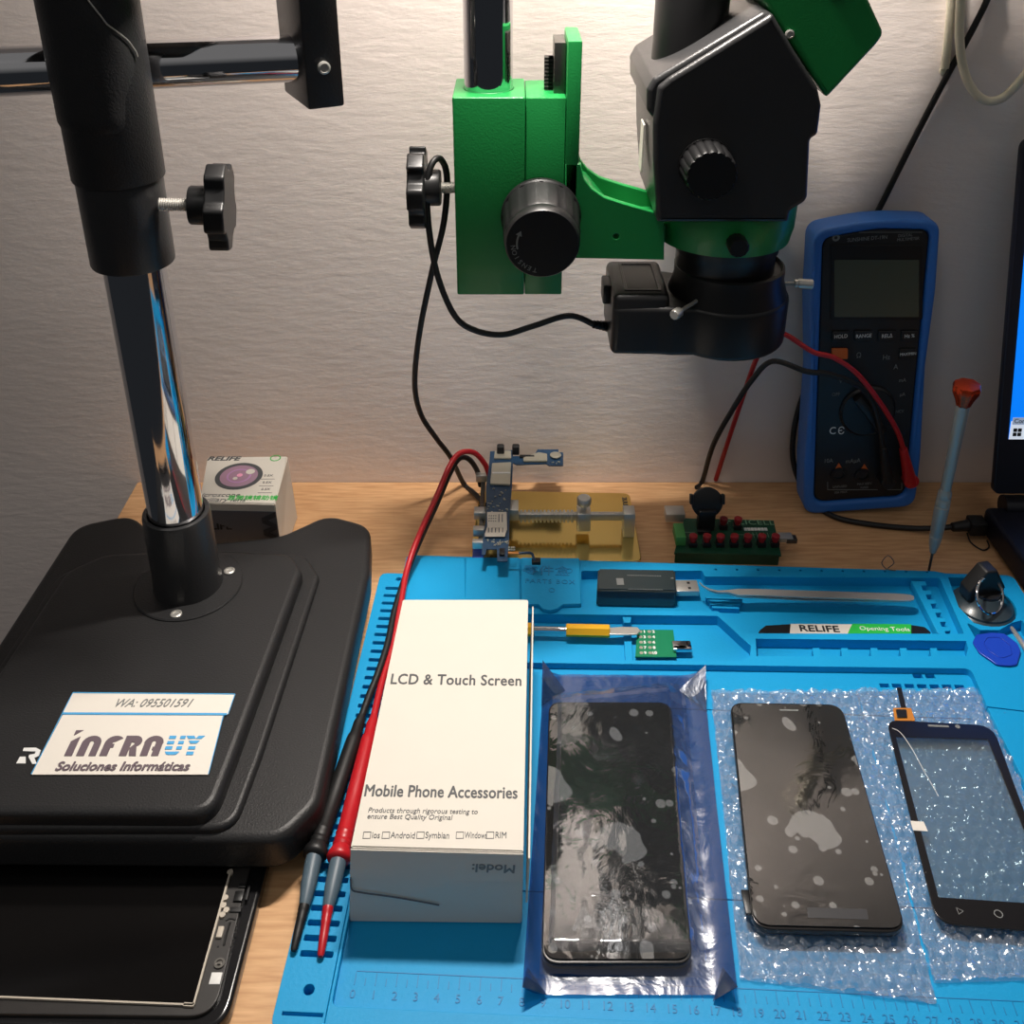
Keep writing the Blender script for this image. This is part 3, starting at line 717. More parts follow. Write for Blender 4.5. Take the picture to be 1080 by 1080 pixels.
bm = BM(); q0 = PY(626, 342, .625); q1 = PY(647, 345, .63)
for i in range(7):
    t = i/6; c0 = Vector(q0).lerp(Vector(q1), t); lathe(bm, [(.0028+.0015*t, 0), (.0028+.0015*t, .0010)], frame(c0, Vector(q1)-Vector(q0)), 16)
cyl(bm, q0, q1, .0022, .003, 14); mk('strain_relief', bm, M['blackp'], rl)
# its power cord, looped over the clamp screw
pth = [PY(626, 342, .625), PY(600, 333, .625), PY(562, 344, .622), PY(530, 353, .618), PY(500, 348, .615), PY(479, 332, .612), PY(461, 289, .612), PY(452, 238, .612), PY(450.5, 195, .613), PY(456, 172, .617),
       PY(465, 168, .624), PY(471.5, 188, .632), PY(468, 235, .635), PY(455, 289, .64), PY(442, 354, .65), PY(437.5, 405, .665), PY(444, 437, .675), PY(460, 462, .685), PY(475, 482, .695), P(489, 510, .003), P(500, 520, .0032), P(512, 533, .0045)]
bm = BM(); tube(bm, pth, .0021, n=10); mk('power_cord', bm, M['rubber'], rl)

# ============================================================ MULTIMETER
mm = empty('multimeter', (.279, .69, 0), 'digital multimeter in a blue holster leaning against the wall', 'multimeter')
pb = Vector((.2795, .676, .0)); pt = Vector((.2585, .688, .2465))
zx = (pt-pb); Lm = zx.length; yd = zx.normalized(); xd = Vector((1, 0, 0)); xd = (xd-yd*xd.dot(yd)).normalized(); nd = xd.cross(yd)
MMx = Matrix((xd, yd, nd)).transposed().to_4x4(); MMx.translation = pb   # local: x right, y up, z outwards to the viewer
HW = .0445
ho = rp([(-HW, .004), (HW, .004), (HW+.001, .05), (HW-.0015, .13), (HW+.001, .19), (HW+.0, Lm-.004), (0, Lm+.0015), (-HW, Lm-.004), (-HW-.001, .19), (-HW+.0015, .13), (-HW-.001, .05)], [.012, .012, .1, .1, .1, .011, .2, .011, .1, .1, .1], 6)
inn = rp([(-HW+.008, .014), (HW-.008, .014), (HW-.0065, Lm-.010), (0, Lm-.006), (-HW+.0065, Lm-.010)], [.010, .010, .008, .1, .008], 6)
bm = BM(); addmesh(bm, prism(ho, [inn], -.022, .004, .003, MMx, seg=4)); mk('holster', bm, M['hblue'], mm)
inn2 = rp([(-HW+.0083, .0145), (HW-.0083, .0145), (HW-.0068, Lm-.0105), (0, Lm-.0065), (-HW+.0068, Lm-.0105)], [.010, .010, .008, .1, .008], 6)
bm = BM(); addmesh(bm, prism(inn2, [], -.020, .0015, .001, MMx)); face = mk('meter_face', bm, M['meter'], mm)
def ml(px, r):  # pixel to meter-face coordinates
    d = _ray(px, r); o = Vector((0, 0, CH)); t = (pb-o).dot(nd)/d.dot(nd); w = o+d*t-pb; return (w.dot(xd), w.dot(yd))
def mrect(x0, r0, x1, r1): 
    a = ml(x0, r0); b = ml(x1, r0); c = ml(x1, r1); d = ml(x0, r1); return [d, c, b, a]
bm = BM(); addmesh(bm, prism(rp(mrect(875, 257, 972, 336), .0015), [], .0014, .0022, .0003, MMx)); mk('lcd_bezel', bm, M['blackp'], face)
bm = BM(); addmesh(bm, prism(rp(mrect(879, 273, 968, 333), .001), [], .0020, .0024, 0, MMx)); mk('lcd_screen', bm, M['lcd'], face, smooth=False)
def mtext(s, px, r, size, m=M['greyp'], sx=.85, **k):
    c = ml(px, r); me = textmesh(s, size, ext=.0001, sx=sx, **k); me.transform(MMx @ Matrix.Translation((c[0], c[1], .0017))); return me
bm = BM()
for s, x, r, z in (('SUNSHINE DT-19N', 914, 251, .0040), ('DIGITAL', 954, 247.5, .0032), ('MULTIMETER', 957, 251.5, .0032), ('Hz', 934, 376, .0058), ('Ω', 905, 374, .0060), ('A', 944, 386, .0058), ('mA', 951, 400, .0045),
                   ('µA', 951, 415, .0042), ('NCV', 948, 433, .0036), ('OFF', 881, 415, .0042), ('V', 886, 401, .0056), ('10A', 873, 485, .0052), ('mAµA', 899, 485, .0052), ('MAX 600V', 911, 509, .0030), ('FUSED', 911, 513, .0026), ('UNFUSED', 885, 512, .0030), ('10A MAX', 886, 518, .0030)):
    addmesh(bm, mtext(s, x, r, z))
c = ml(881, 250); addmesh(bm, prism(circ(0, 0, .0027, 20), [circ(0, 0, .0012, 12)], 0, .0002), MMx @ Matrix.Translation((c[0], c[1], .0015)))
for (x0, r0, x1, r1) in ((872, 507, 872.6, 515), (872, 515, 925, 515.6), (935, 515, 950, 515.6), (950, 508, 950.6, 515), (905, 244, 972, 244.4)):
    addmesh(bm, prism(mrect(x0, r0, x1, max(r1, r0+.5)), [], .0014, .0017, 0, MMx))
mk('face_print', bm, M['greyp'], face, smooth=False)
bm = BM()
addmesh(bm, mtext('C', 877.5, 453.5, .0090)); addmesh(bm, mtext('Є', 886.5, 453.5, .0090)); mk('ce_mark', bm, M['wht'], face, smooth=False)
for s, x, r, w in (('HOLD', 885.5, 353, 9), ('RANGE', 909.5, 352.5, 9.5), ('RELΔ', 934, 352.5, 9), ('Hz %', 957.5, 352.5, 8.5), ('MAX/MIN', 956, 371.5, 8.5)):
    bm = BM(); addmesh(bm, prism(rp(mrect(x-w, r-5, x+w, r+6), .0008), [], .0012, .0032, .0005, MMx)); b_ = mk('button', bm, M['meter'], face)
    me = mtext(s, x, r, .0042 if len(s) < 6 else .0034); me.transform(Matrix.Translation(nd*.0017)); mk('button_lettering', me, M['wht'], b_, smooth=False)
bm = BM(); addmesh(bm, prism(rp(mrect(876, 366, 893, 377), .001), [], .0012, .0034, .0006, MMx)); o = mk('select_button', bm, M['orange'], face); o['label'] = 'orange push button'
c = ml(914, 432); bm = BM(); lathe(bm, [(.0215, .001), (.0215, .003), (.020, .0045), (.0195, .004)], MMx @ Matrix.Translation((c[0], c[1], 0)), 48)
box(bm, (-.0035, -.019, .004), (.0035, .019, .012), .002, MMx @ Matrix.Translation((c[0], c[1], 0)) @ Matrix.Rotation(.6, 4, 'Z')); mk('selector_dial', bm, M['meter'], face)
for x, r in ((884, 499), (909, 500), (932, 501), (956, 500)):
    c = ml(x, r); bm = BM(); lathe(bm, [(.0062, .001), (.0062, .0028), (.0040, .0028), (.0036, .0012)], MMx @ Matrix.Translation((c[0], c[1], 0)), 28); mk('input_jack', bm, M['blackp'], face)
bm = BM()
for x, r in ((884, 491), (911, 492)):
    a = ml(x, r-4); b = ml(x+4, r+2.5); c2 = ml(x-4, r+2.5); addmesh(bm, prism([a, c2, b], [], .0014, .0018, 0, MMx))
mk('warning_triangles', bm, M['orange'], face, smooth=False)
def onm(px, r, h): c = ml(px, r); return MMx @ Vector((c[0], c[1], h))
# meter test leads
rlz = empty('meter_test_lead', onm(956, 500, .003), 'red test lead arching from the multimeter jack behind the ring light', 'test lead')
bm = BM(); j = onm(956, 500, .0030)
cyl(bm, j, j+nd*.010, .0054, .0058, 24, .0008); cyl(bm, j+nd*.006+yd*-.002, onm(945, 462, .016), .0052, .0030, 20, .0006); mk('plug', bm, M['red'], rlz)
pth = [onm(946, 466, .016), onm(936, 440, .022), onm(915, 406, .030), onm(890, 374, .034), onm(866, 357, .034), onm(845, 352, .032), PY(826, 352, .66), PY(812, 359, .67), PY(798, 378, .685), PY(783, 420, .695), PY(768, 465, .702), P(755, 506, .0022)]
bm = BM(); tube(bm, pth, .0019, n=10); mk('wire', bm, M['red'], rlz)
rlk = empty('meter_test_lead', onm(932, 501, .003), 'black test lead arching left of the multimeter down to the desk', 'test lead')
bm = BM(); j = onm(932, 501, .0030); cyl(bm, j, j+nd*.010, .0054, .0058, 24, .0008); cyl(bm, j+nd*.006, onm(925, 462, .014), .0050, .0028, 20, .0006); mk('plug', bm, M['rubber'], rlk)
pth = [onm(925, 465, .014), onm(919, 435, .018), onm(908, 405, .022), onm(888, 387, .026), onm(862, 377, .028), onm(840, 374.5, .028), PY(815, 381, .67), PY(793, 401, .68), PY(772, 433, .69), PY(752, 470, .70), P(741, 507, .0022), P(735, 514, .0022)]
bm = BM(); tube(bm, pth, .0021, n=10); mk('wire', bm, M['rubber'], rlk)

# ============================================================ LAPTOP + ITS CABLE
lp = empty('laptop', (.47, .62, 0), 'dark laptop at the right edge with a bright blue screen', 'laptop')
L0 = PY(1050, 506, .645); L1 = PY(1080.5, 128, .693)
ly = (Vector(L1)-Vector(L0)); lx = Vector((1, -.0, 0)); ly = Vector((0, ly.y, ly.z)).normalized(); ln = lx.cross(ly)
skx = (L1.x-L0.x)/(Vector(L1)-Vector(L0)).length
LM = Matrix((lx, ly, ln)).transposed().to_4x4(); LM.translation = Vector(L0)
def lpp(px, r):
    d = _ray(px, r); o = Vector((0, 0, CH)); t = (Vector(L0)-o).dot(ln)/d.dot(ln); w = o+d*t-Vector(L0); return (w.dot(lx), w.dot(ly))
tl = lpp(1080, 128); hgt = tl[1]
bm = BM(); addmesh(bm, prism(rp([(0, -.012), (.36, -.012), (.35, .255), (tl[0]*.255/hgt, .255)], [.006, .006, .008, .008]), [], -.006, .0, .001, LM)); mk('screen_lid', bm, M['navy'], lp)
b0 = lpp(1063.5, 463); b1 = lpp(1080, 270)
dx = (b1[0]-b0[0])/(b1[1]-b0[1])
bm = BM(); addmesh(bm, prism([(b0[0], b0[1]), (.345, b0[1]), (.335, .243), (b0[0]+dx*(.243-b0[1]), .243)], [], .0001, .0005, 0, LM)); scr = mk('display', bm, M['screenblue'], lp, smooth=False)
tb = lpp(1066, 444); 
bm = BM(); addmesh(bm, prism([(b0[0], b0[1]), (.345, b0[1]), (.345, tb[1]), (b0[0]+.0, tb[1])], [], .0004, .0007, 0, LM)); mk('taskbar', bm, M['screengrey'], scr, smooth=False)
t2 = lpp(1068, 447.5); t3 = lpp(1068, 440)
bm = BM(); addmesh(bm, prism([(b0[0]+.0008, t2[1]), (.10, t2[1]), (.10, t3[1]), (b0[0]+.0008, t3[1])], [], .0006, .0009, 0, LM)); mk('tooltip', bm, M['screenbar'], scr, smooth=False)
me = textmesh('Conectado', .0048, ext=.0001, align='LEFT'); me.transform(LM @ Matrix.Translation((b0[0]+.0018, (t2[1]+t3[1])/2, .0010))); mk('tooltip_lettering', me, M['inkblk'], scr, smooth=False)
bm = BM(); wc = lpp(1072.3, 455.5)
for sx_ in (-1, 1):
    for sy_ in (-1, 1):
        a = wc[0]+sx_*.0017; b = wc[1]+sy_*.0017; addmesh(bm, prism([(a-.0014, b-.0014), (a+.0014, b-.0014), (a+.0014, b+.0014), (a-.0014, b+.0014)], [], .0006, .0010, 0, LM))
mk('start_icon', bm, M['inkblk'], scr, smooth=False)
bm = BM(); addmesh(bm, prism(rp([(L0.x-.0, .652), (L0.x+.006, .40), (L0.x+.36, .40), (L0.x+.36, .652)], .006), [], .004, .024, .003)); mk('keyboard_base', bm, M['navy'], lp)
bm = BM(); cyl(bm, (L0.x+.015, .653, .024), (L0.x+.34, .653, .024), .0085, n=20); mk('hinge', bm, M['navy'], lp)
bm = BM()
for i in range(12):
    for j_ in range(5): box(bm, (L0.x+.025+i*.026, .53+j_*.020, .0238), (L0.x+.047+i*.026, .546+j_*.020, .0252), .0005)
mk('keys', bm, M['blackp'], lp)
for (x, y) in ((L0.x+.02, .42), (L0.x+.34, .42), (L0.x+.02, .635), (L0.x+.34, .635)):
    bm = BM(); cyl(bm, (x, y, .0001), (x, y, .0045), .006, n=14); mk('rubber_foot', bm, M['rubber'], lp)
uc = empty('usb_cable', P(1000, 556, .004), 'black cable running around the multimeter foot to the laptop side', 'cable')
y_ = L0.x-.0005
bm = BM(); pth = [PY(856, 398, .712), PY(846, 420, .712), PY(838, 450, .708), PY(836, 480, .704), PY(842, 505, .698), P(856, 528, .0024), P(880, 545, .0024), P(918, 553, .0024), P(960, 557, .0030), P(990, 557, .008), P(1008, 555, .012)]
tube(bm, pth, .0023, n=10); mk('cord', bm, M['rubber'], uc)
bm = BM(); a = P(1004, 556, .012); b = P(1022, 554, .012); cyl(bm, a, b, .0036, .0046, 16, .0006); mk('strain_relief', bm, M['rubber'], uc)
bm = BM(); a = P(1021, 554, .012); box(bm, (a.x, a.y-.0065, .006), (y_, a.y+.0065, .0175), .001); mk('connector', bm, M['rubber'], uc)
tie = [P(1020, 562, .004), P(1024, 572, .0012), P(1036, 580, .0010), P(1043, 577, .0010), P(1041, 570, .0012)]
bm = BM(); tube(bm, tie, .0006, n=8); mk('cable_tie', bm, M['rubber'], uc)

# cables on the wall
bm = BM(); tube(bm, [PY(1034, -60, .712), PY(1040, -10, .713), PY(1041, 0, .714), PY(1020, 42, .7150), PY(1000, 78, .7155), PY(970, 135, .7160), PY(935, 205, .7155), PY(922, 232, .714), PY(915, 260, .712)], .0022, n=10)
tag(mk('wall_cable', bm, M['rubber']), 'thin black cable running diagonally down the wall behind the multimeter', 'cable')
bm = BM(); tube(bm, [PY(1014, -60, .706), PY(1013, 0, .706), PY(1012, 40, .706), PY(1016, 72, .704), PY(1026, 95, .700), PY(1040, 106, .697), PY(1056, 104, .694), PY(1072, 90, .690), PY(1090, 68, .687), PY(1120, 40, .685)], .0030, n=12)
tag(mk('wall_cable', bm, M['cream']), 'thick cream cable hanging in a loop on the upper right wall', 'cable')
bm = BM(); a = PY(1003, -60, .7195); b = PY(1003, 5, .7195); c = PY(996, 72, .7195)
tube(bm, [PY(1004, -60, .7165), PY(1003, 5, .7165), PY(1000, 40, .7165), PY(996.5, 72, .7165)], .0030, n=10)
lathe(bm, [(.0042, 0), (.0042, .002), (.002, .0032)], frame(PY(997, 74, .7195), (0, -1, 0)), 16)
tag(mk('wall_cable', bm, M['cream']), 'short straight cream cable ending at a clip on the wall', 'cable')

# ============================================================ RED AND BLACK PROBES
def lead(label, pts, body, bcol, grp=None):
    """pts: wire; body: (start, flange, grey end, tip)"""
    s, f, g, t = [Vector(p) for p in body]
    root = empty('test_probe', (f.x, f.y, .010), label, 'test probe')
    d = (f-s).normalized(); L = (f-s).length
    bm = BM(); fr = frame(s, f-s)
    lathe(bm, [(.0022, -.016), (.0034, -.010), (.0034, -.001), (.0040, 0), (.0044, .004), (.0046, L*.5), (.0045, L*.80), (.0050, L*.81), (.0045, L*.83), (.0050, L*.85), (.0045, L*.87), (.0052, L*.89), (.0047, L*.91), (.0062, L*.955), (.0066, L*.985), (.0060, L), (.0040, L+.001)], fr, 32)
    mk('handle', bm, M[bcol], root)
    bm = BM(); fr = frame(f, g-f); L2 = (g-f).length
    lathe(bm, [(.0041, 0), (.0043, L2*.15), (.0040, L2*.6), (.0029, L2*.95), (.0026, L2)], fr, 24); o = mk('finger_sleeve', bm, M['grip'], root)
    bm = BM(); fr = frame(g, t-g); L3 = (t-g).length
    lathe(bm, [(.0027, 0), (.0027, L3*.12), (.0024, L3*.15), (.0026, L3*.2), (.0023, L3*.25), (.0025, L3*.3), (.0022, L3*.35), (.0022, L3*.6), (.0017, L3*.95), (.0012, L3)], fr, 20); mk('tip_cover', bm, M[bcol], root)
    bm = BM(); tube(bm, pts+[s-d*.008], .0022, n=10); mk('wire', bm, M[bcol], root)
    return root
def zz_(x, r, z): return P(x, r, z)
lead('black probe with grey finger sleeve lying on the slotted mat edge', [PY(507, 512, .700), PY(503, 496, .697), PY(494, 484, .692), PY(484, 484, .685), PY(474, 500, .672), PY(462, 528, .65), P(441, 574, .028), P(427, 610, .022), P(416, 645, .020), P(409, 678, .020), P(398, 712, .019), P(390, 732, .018)],
     (P(374, 777, .0175), P(331.5, 903, .0175), P(321, 955, .0150), P(309.5, 1003, .0125)), 'rubber')
lead('red probe with grey finger sleeve lying beside the white screen box', [PY(516, 501, .690), PY(511, 489, .690), PY(500, 477.5, .688), PY(485, 478, .682), PY(474, 492, .670), PY(462, 520, .65), P(441, 567, .032), P(429, 602, .024), P(422, 640, .020), P(414, 680, .0175), P(404, 715, .017), P(399, 735, .017)],
     (P(389, 778, .0175), P(357, 907, .0175), P(346, 957, .0150), P(338, 1009, .0125)), 'red')

# ============================================================ WHITE SCREEN BOX
wb = empty('cardboard_box', (-.035, .418, .005), 'tall white cardboard box printed LCD & Touch Screen', 'box')
tz = .0575
T = [P(370, 893, tz), P(552, 898, tz), P(557, 632, tz), P(425, 632, tz)]
B = [Vector((-.0820, .3275, .0052)), Vector((.0050, .3265, .0052)), Vector((.0100, .507, .0052)), Vector((-.0735, .508, .0052))]
bm = BM(); hexa(bm, [tuple(v) for v in B], [tuple(v) for v in T], .0006); bx_ = mk('carton', bm, M['white'], wb, smooth=False)
def BT(u, v, z=tz+.0001):
    a = T[3].lerp(T[2], u); b = T[0].lerp(T[1], u); c = a.lerp(b, v); return Vector((c.x, c.y, z))
bang = math.atan2((T[1]-T[0]).y, (T[1]-T[0]).x)
def bt(px, r, s, size, **k):
    bmm = flat(P(px, r, tz+.0001), bang*.6); me = textmesh(s, size, ext=.00012, **k); me.transform(bmm); return me
TITLE = 'LCD & Touch Screen'
bm = BM()
addmesh(bm, bt(481, 717.5, TITLE, .0112, bold=.00018, sx=.74, space=1.05))
addmesh(bm, bt(465, 835.5, 'Mobile Phone Accessories', .0100, bold=.00018, sx=.72, space=1.02))
mk('title_lettering', bm, M['ink'], bx_, smooth=False)
bm = BM()
addmesh(bm, bt(388, 854.5, 'Products through rigorous testing to', .0041, sx=.90, align='LEFT', shear=.15)); addmesh(bm, bt(387, 861, 'ensure Best Quality Original', .0041, sx=.90, align='LEFT', shear=.15))
for (x, s) in ((383, 'ios'), (403, 'Android'), (439.5, 'Symbian'), (481, 'Windows'), (513, 'RIM')):
    p = P(x+4, 881, tz); w = .0019
    addmesh(bm, prism([(p.x-w, p.y-w), (p.x+w, p.y-w), (p.x+w, p.y+w), (p.x-w, p.y+w)], [[(p.x-w*.85, p.y-w*.85), (p.x+w*.85, p.y-w*.85), (p.x+w*.85, p.y+w*.85), (p.x-w*.85, p.y+w*.85)]], tz, tz+.0002))
    addmesh(bm, bt(x+9, 881, s, .0050, align='LEFT', sx=.72 if s != 'Windows' else .56))
mk('small_lettering', bm, M['ink'], bx_, smooth=False)
# front tuck flap with the upside-down word
fy = .3268
fn = Vector((0, -1, -.03)).normalized()
f0 = T[0].lerp(B[0], .02); f1 = T[1].lerp(B[1], .02); g0 = T[0].lerp(B[0], .40); g1 = T[1].lerp(B[1], .40)
off = Vector((0, -.0008, 0))
bm = BM(); hexa(bm, [tuple(f0), tuple(f1), tuple(g1), tuple(g0)], [tuple(f0+off), tuple(f1+off), tuple(g1+off), tuple(g0+off)], .0002); fl_ = mk('front_flap', bm, M['white'], wb, smooth=False)
dn = (g0-f0).normalized(); fx = (f1-f0).normalized(); mid = f0.lerp(f1, .83).lerp(g0.lerp(g1, .83), .50)+off*1.15
mtx = Matrix((-fx, dn, (-fx).cross(dn))).transposed().to_4x4(); mtx.translation = mid
me = textmesh('Model:', .0078, bold=.00015, ext=.0001); me.transform(mtx); mk('lettering', me, M['greyp'], fl_, smooth=False)
bm = BM(); kk = [f0.lerp(f1, t).lerp(B[0].lerp(B[1], t), s)+off*1.3 for t, s in ((.004, .36), (.012, .52), (.06, .56), (.2, .60), (.35, .65), (.52, .72))]
tube(bm, kk, .0004, n=6); mk('crease', bm, M['boxgrey'], wb)
bm = BM(); R0 = [Vector((.0115, .502, .012)), Vector((.0068, .3275, .020)), Vector((.0078, .3275, .0535)), Vector((.0128, .502, .0560))]
hexa(bm, [tuple(v) for v in R0], [tuple(v+Vector((.0009, 0, 0))) for v in R0], .0002); mk('side_flap', bm, M['white'], wb, smooth=False)

# ============================================================ SMALL LENS BOX
zh = .055
T = [P(210, 530, zh), P(290, 531.5, zh), P(303.5, 481, zh), P(219, 482, zh)]
B = [Vector((v.x, v.y+.004, .0002)) for v in T]
B[1].x += -.001; B[2] = Vector((P(311, 556, 0).x, P(311, 556, 0).y+.012, .0002)); 
sb = empty('lens_box', ((T[0].x+T[1].x)/2, (T[0].y+T[3].y)/2, 0), 'small white and grey box printed Microscope auxiliary lens', 'box')
bm = BM(); hexa(bm, [tuple(v) for v in B], [tuple(v) for v in T], .0008); cb = mk('carton', bm, M['white'], sb, smooth=False)
g = [T[0].lerp(B[0], .13), T[1].lerp(B[1], .13), B[1].lerp(T[1], .01), B[0].lerp(T[0], .01)]; off = Vector((0, -.0004, 0))
bm = BM(); hexa(bm, [tuple(v) for v in g], [tuple(v+off) for v in g]); gp = mk('grey_print_panel', bm, M['boxgrey'], cb, smooth=False)
bm = BM(); zg = []
for i in range(9): zg.append(Vector((0.80 if i % 2 else .99, (i)/8.0, 0)))
ptsz = [g[0].lerp(g[1], z.x).lerp(g[3].lerp(g[2], z.x), z.y)+off*1.6 for z in zg]
for a, b in zip(ptsz, ptsz[1:]): hexa(bm, [tuple(a), tuple(b), tuple(b+Vector((0, 0, -.0045))), tuple(a+Vector((0, 0, -.0045)))], [tuple(v+off*.5) for v in (a, b, b+Vector((0, 0, -.0045)), a+Vector((0, 0, -.0045)))])
mk('zigzag_print', bm, M['boxdark'], gp, smooth=False)
m_ = Matrix.Translation(g[0].lerp(g[1], .14).lerp(g[3].lerp(g[2], .14), .32)+off*1.5) @ Matrix.Rotation(PI/2, 4, 'X')
me = textmesh('RELIFE', .0085, bold=.0003, ext=.0001, sx=1.1); me.transform(m_); mk('brand_lettering', me, M['inkblk'], gp, smooth=False)
def sbp(zx, zy): return P(200+zx/8.3077, 460+zy/8.3077, zh+.0001)
bm = BM(); me = textmesh('RELIFE', .0078, bold=.0003, ext=.0001, shear=.2, sx=1.15); addmesh(bm, me, flat(sbp(297, 197)))
addmesh(bm, textmesh('microscope', .0072, ext=.0001, shear=.2), flat(sbp(240, 515))); addmesh(bm, textmesh('auxiliary lens', .0072, ext=.0001, shear=.2), flat(sbp(268, 558)))
for i in range(6): addmesh(bm, textmesh('———' if i % 2 else '0.5X', .0035, ext=.0001), flat(sbp(690-6*i, 345+30*i)))
mk('top_lettering', bm, M['ink'], cb, smooth=False)
bm = BM(); addmesh(bm, textmesh('显微镜辅助镜', .0062, ext=.0001, bold=.0001), flat(sbp(552, 543))); a = sbp(752, 193)
addmesh(bm, prism(circ(0, 0, .0042, 20), [circ(0, 0, .0034, 20)], 0, .0002), flat(a)); mk('green_lettering', bm, M['labelg'], cb, smooth=False)
lc = sbp(432, 350)
def disc(r, z, m, name, dx=0, dy=0, hole=0):
    me = prism(circ(lc.x+dx, lc.y+dy, r, 40), [circ(lc.x+dx, lc.y+dy, hole, 40)] if hole else [], zh+z, zh+z+.0001); return mk(name, me, m, cb, smooth=False)
disc(.0178, .0001, M['ink'], 'lens_ring_print')
gm = mat('pink_to_teal_print', (200, 80, 140), .5); nt = gm.node_tree; tcx = nt.nodes.new('ShaderNodeTexCoord'); sp = nt.nodes.new('ShaderNodeSeparateXYZ'); cr = nt.nodes.new('ShaderNodeValToRGB')
nt.links.new(tcx.outputs['Generated'], sp.inputs[0]); nt.links.new(sp.outputs['X'], cr.inputs[0]); nt.links.new(cr.outputs[0], nt.nodes['Principled BSDF'].inputs['Base Color'])
cr.color_ramp.elements[0].color = (*s2l((232, 50, 120)), 1); cr.color_ramp.elements[0].position = .2; cr.color_ramp.elements[1].color = (*s2l((60, 150, 155)), 1); cr.color_ramp.elements[1].position = .85
disc(.0142, .0002, gm, 'lens_print'); disc(.0092, .0003, M['violet'], 'lens_print', hole=.0078)
disc(.0034, .0004, M['white'], 'lens_glint_print', .0075, .0055); disc(.0018, .0004, M['white'], 'lens_glint_print', -.002, -.0035); disc(.0022, .0004, mat('pale_pink_print', (235, 160, 190), .5), 'lens_glint_print', .0005, .0008)

# ============================================================ GOLD PLATE FIXTURE
gx = empty('board_clamp_fixture', (.034, .66, 0), 'gold plated circuit board clamp fixture with toothed steel rail', 'fixture')
gp_ = rp([P2(495, 592, .003), P2(677, 592, .003), P2(664, 520, .003), P2(506, 517, .003)], .006)
gpl = mk('gold_plate', prism(gp_, [], .0004, .003, .0006), M['gold'], gx)
zr = .022
def PP(x, r, z=zr): return P(x, r, z)
ry = PP(600, 541).y
x0 = PP(547, 541).x; x1 = PP(668, 541).x; xk = PP(617, 541).x
bm = BM(); box(bm, (x0-.03, ry-.0020, zr-.006), (x1, ry+.0020, zr), .0005)
mk('rail', bm, M['steel'], gx)
bm = BM()
n_ = 14
for i in range(n_):
    xx = x0+.002+(xk-x0-.012)*i/(n_-1); box(bm, (xx-.0009, ry-.0032, zr-.0070), (xx+.0009, ry+.0032, zr+.0008), .0003)
mk('rail_teeth', bm, M['steel'], gx)
a = PP(609, 545).x; b = PP(623, 545).x
bm = BM(); box(bm, (a, ry-.0065, zr-.013), (b, ry+.0065, zr+.0035), .0006); sl = mk('sliding_block', bm, M['steel'], gx)
bm = BM(); lathe(bm, [(.0020, 0), (.0020, .004), (.0052, .0045), (.0056, .0055), (.0056, .0095), (.0048, .0105)], frame(((a+b)/2, ry+.001, zr+.0034), (0, 0, 1)), 24, duty=(2, .05)); mk('knurled_knob', bm, M['steel'], sl)
a = PP(658, 545).x; b = PP(670, 545).x
bm = BM(); box(bm, (a, ry-.006, .0030), (b, ry+.006, zr+.003), .0006); mk('end_post', bm, M['steel'], gx)
# fixed jaw on the left
ja = PP(500.5, 560).x; jb = PP(511, 560).x
bm = BM(); box(bm, (ja+.003, .6175, .0031), (jb-.001, .700, .020), .0006); mk('jaw_bar', bm, M['steeld'], gx)
for (r0, r1) in ((498, 502), (534, 541), (554, 559), (568, 572)):
    p0 = P(505, r0, .026); p1 = P(505, r1, .026); bm = BM(); box(bm, (ja-.001, p1.y, .0195), (jb+.001, min(p0.y, .712), .026), .0006); mk('jaw_tooth', bm, M['steel'], gx)
bm = BM(); q1 = P(545, 545, .026); box(bm, (P(534, 540, .028).x, ry-.004, .018), (P(547, 540, .028).x, ry+.010, .0275), .0006); mk('moving_jaw', bm, M['steel'], gx)
text('engraved_mark', '2UUL', .0055, flat(P(659, 529.5, .0031), -PI/2), M['steeld'], gpl, bold=.0002)

# ============================================================ PHONE MAIN BOARD
def zB(r): return .0375-(r-475)/(592-475)*.0095     # board tilts down towards the viewer
def PB(x, r, dz=0.0):
    z = zB(r)+dz; return P(x, r, z)
pcb = empty('phone_circuit_board', (*P2(527, 535, .030), .024), 'blue L-shaped phone circuit board gripped in the gold clamp fixture', 'circuit board')
nb = None
def bplate(pts, d0, d1, bev=0):
    bm = BM(); lo = [bm.verts.new(PB(x, r)+Vector((0, 0, d0))) for x, r in pts]; hi = [bm.verts.new(PB(x, r)+Vector((0, 0, d1))) for x, r in pts]
    bm.faces.new(lo); bm.faces.new(hi)
    n = len(pts)
    for i in range(n): bm.faces.new((lo[i], lo[(i+1) % n], hi[(i+1) % n], hi[i]))
    return bm
outl = [(518.5, 476), (541, 474.5), (541, 481), (549, 481), (549, 483), (562, 482), (567, 474), (589, 474), (589, 477), (594, 477), (594, 491), (579, 491), (576, 489), (545, 490), (541, 488), (540, 513), (537.5, 540), (537, 566), (535, 592), (524.5, 592), (524, 579), (513, 579), (512, 585), (508, 585), (509, 572), (513, 541), (512.5, 513), (516, 489), (517, 476)]
mk('board', bplate(outl, -.0008, 0), M['pcbb'], pcb, smooth=False)
for pts in ([(522, 477), (539, 477), (539, 485), (521, 485)], [(519, 490), (539, 489), (538, 513), (517, 512)], [(552, 484), (568, 478.5), (577, 480), (577, 488), (552, 488)]):
    bm = bplate(pts, .0001, .0018); bmesh.ops.bevel(bm, geom=bm.edges[:], offset=.0004, segments=2, affect='EDGES'); mk('shield_can', bm, M['shield'], pcb)
mk('shield_strip', bplate([(519, 500), (538, 500), (538, 501.5), (519, 501.5)], .0018, .0021), M['wht'], pcb, smooth=False)
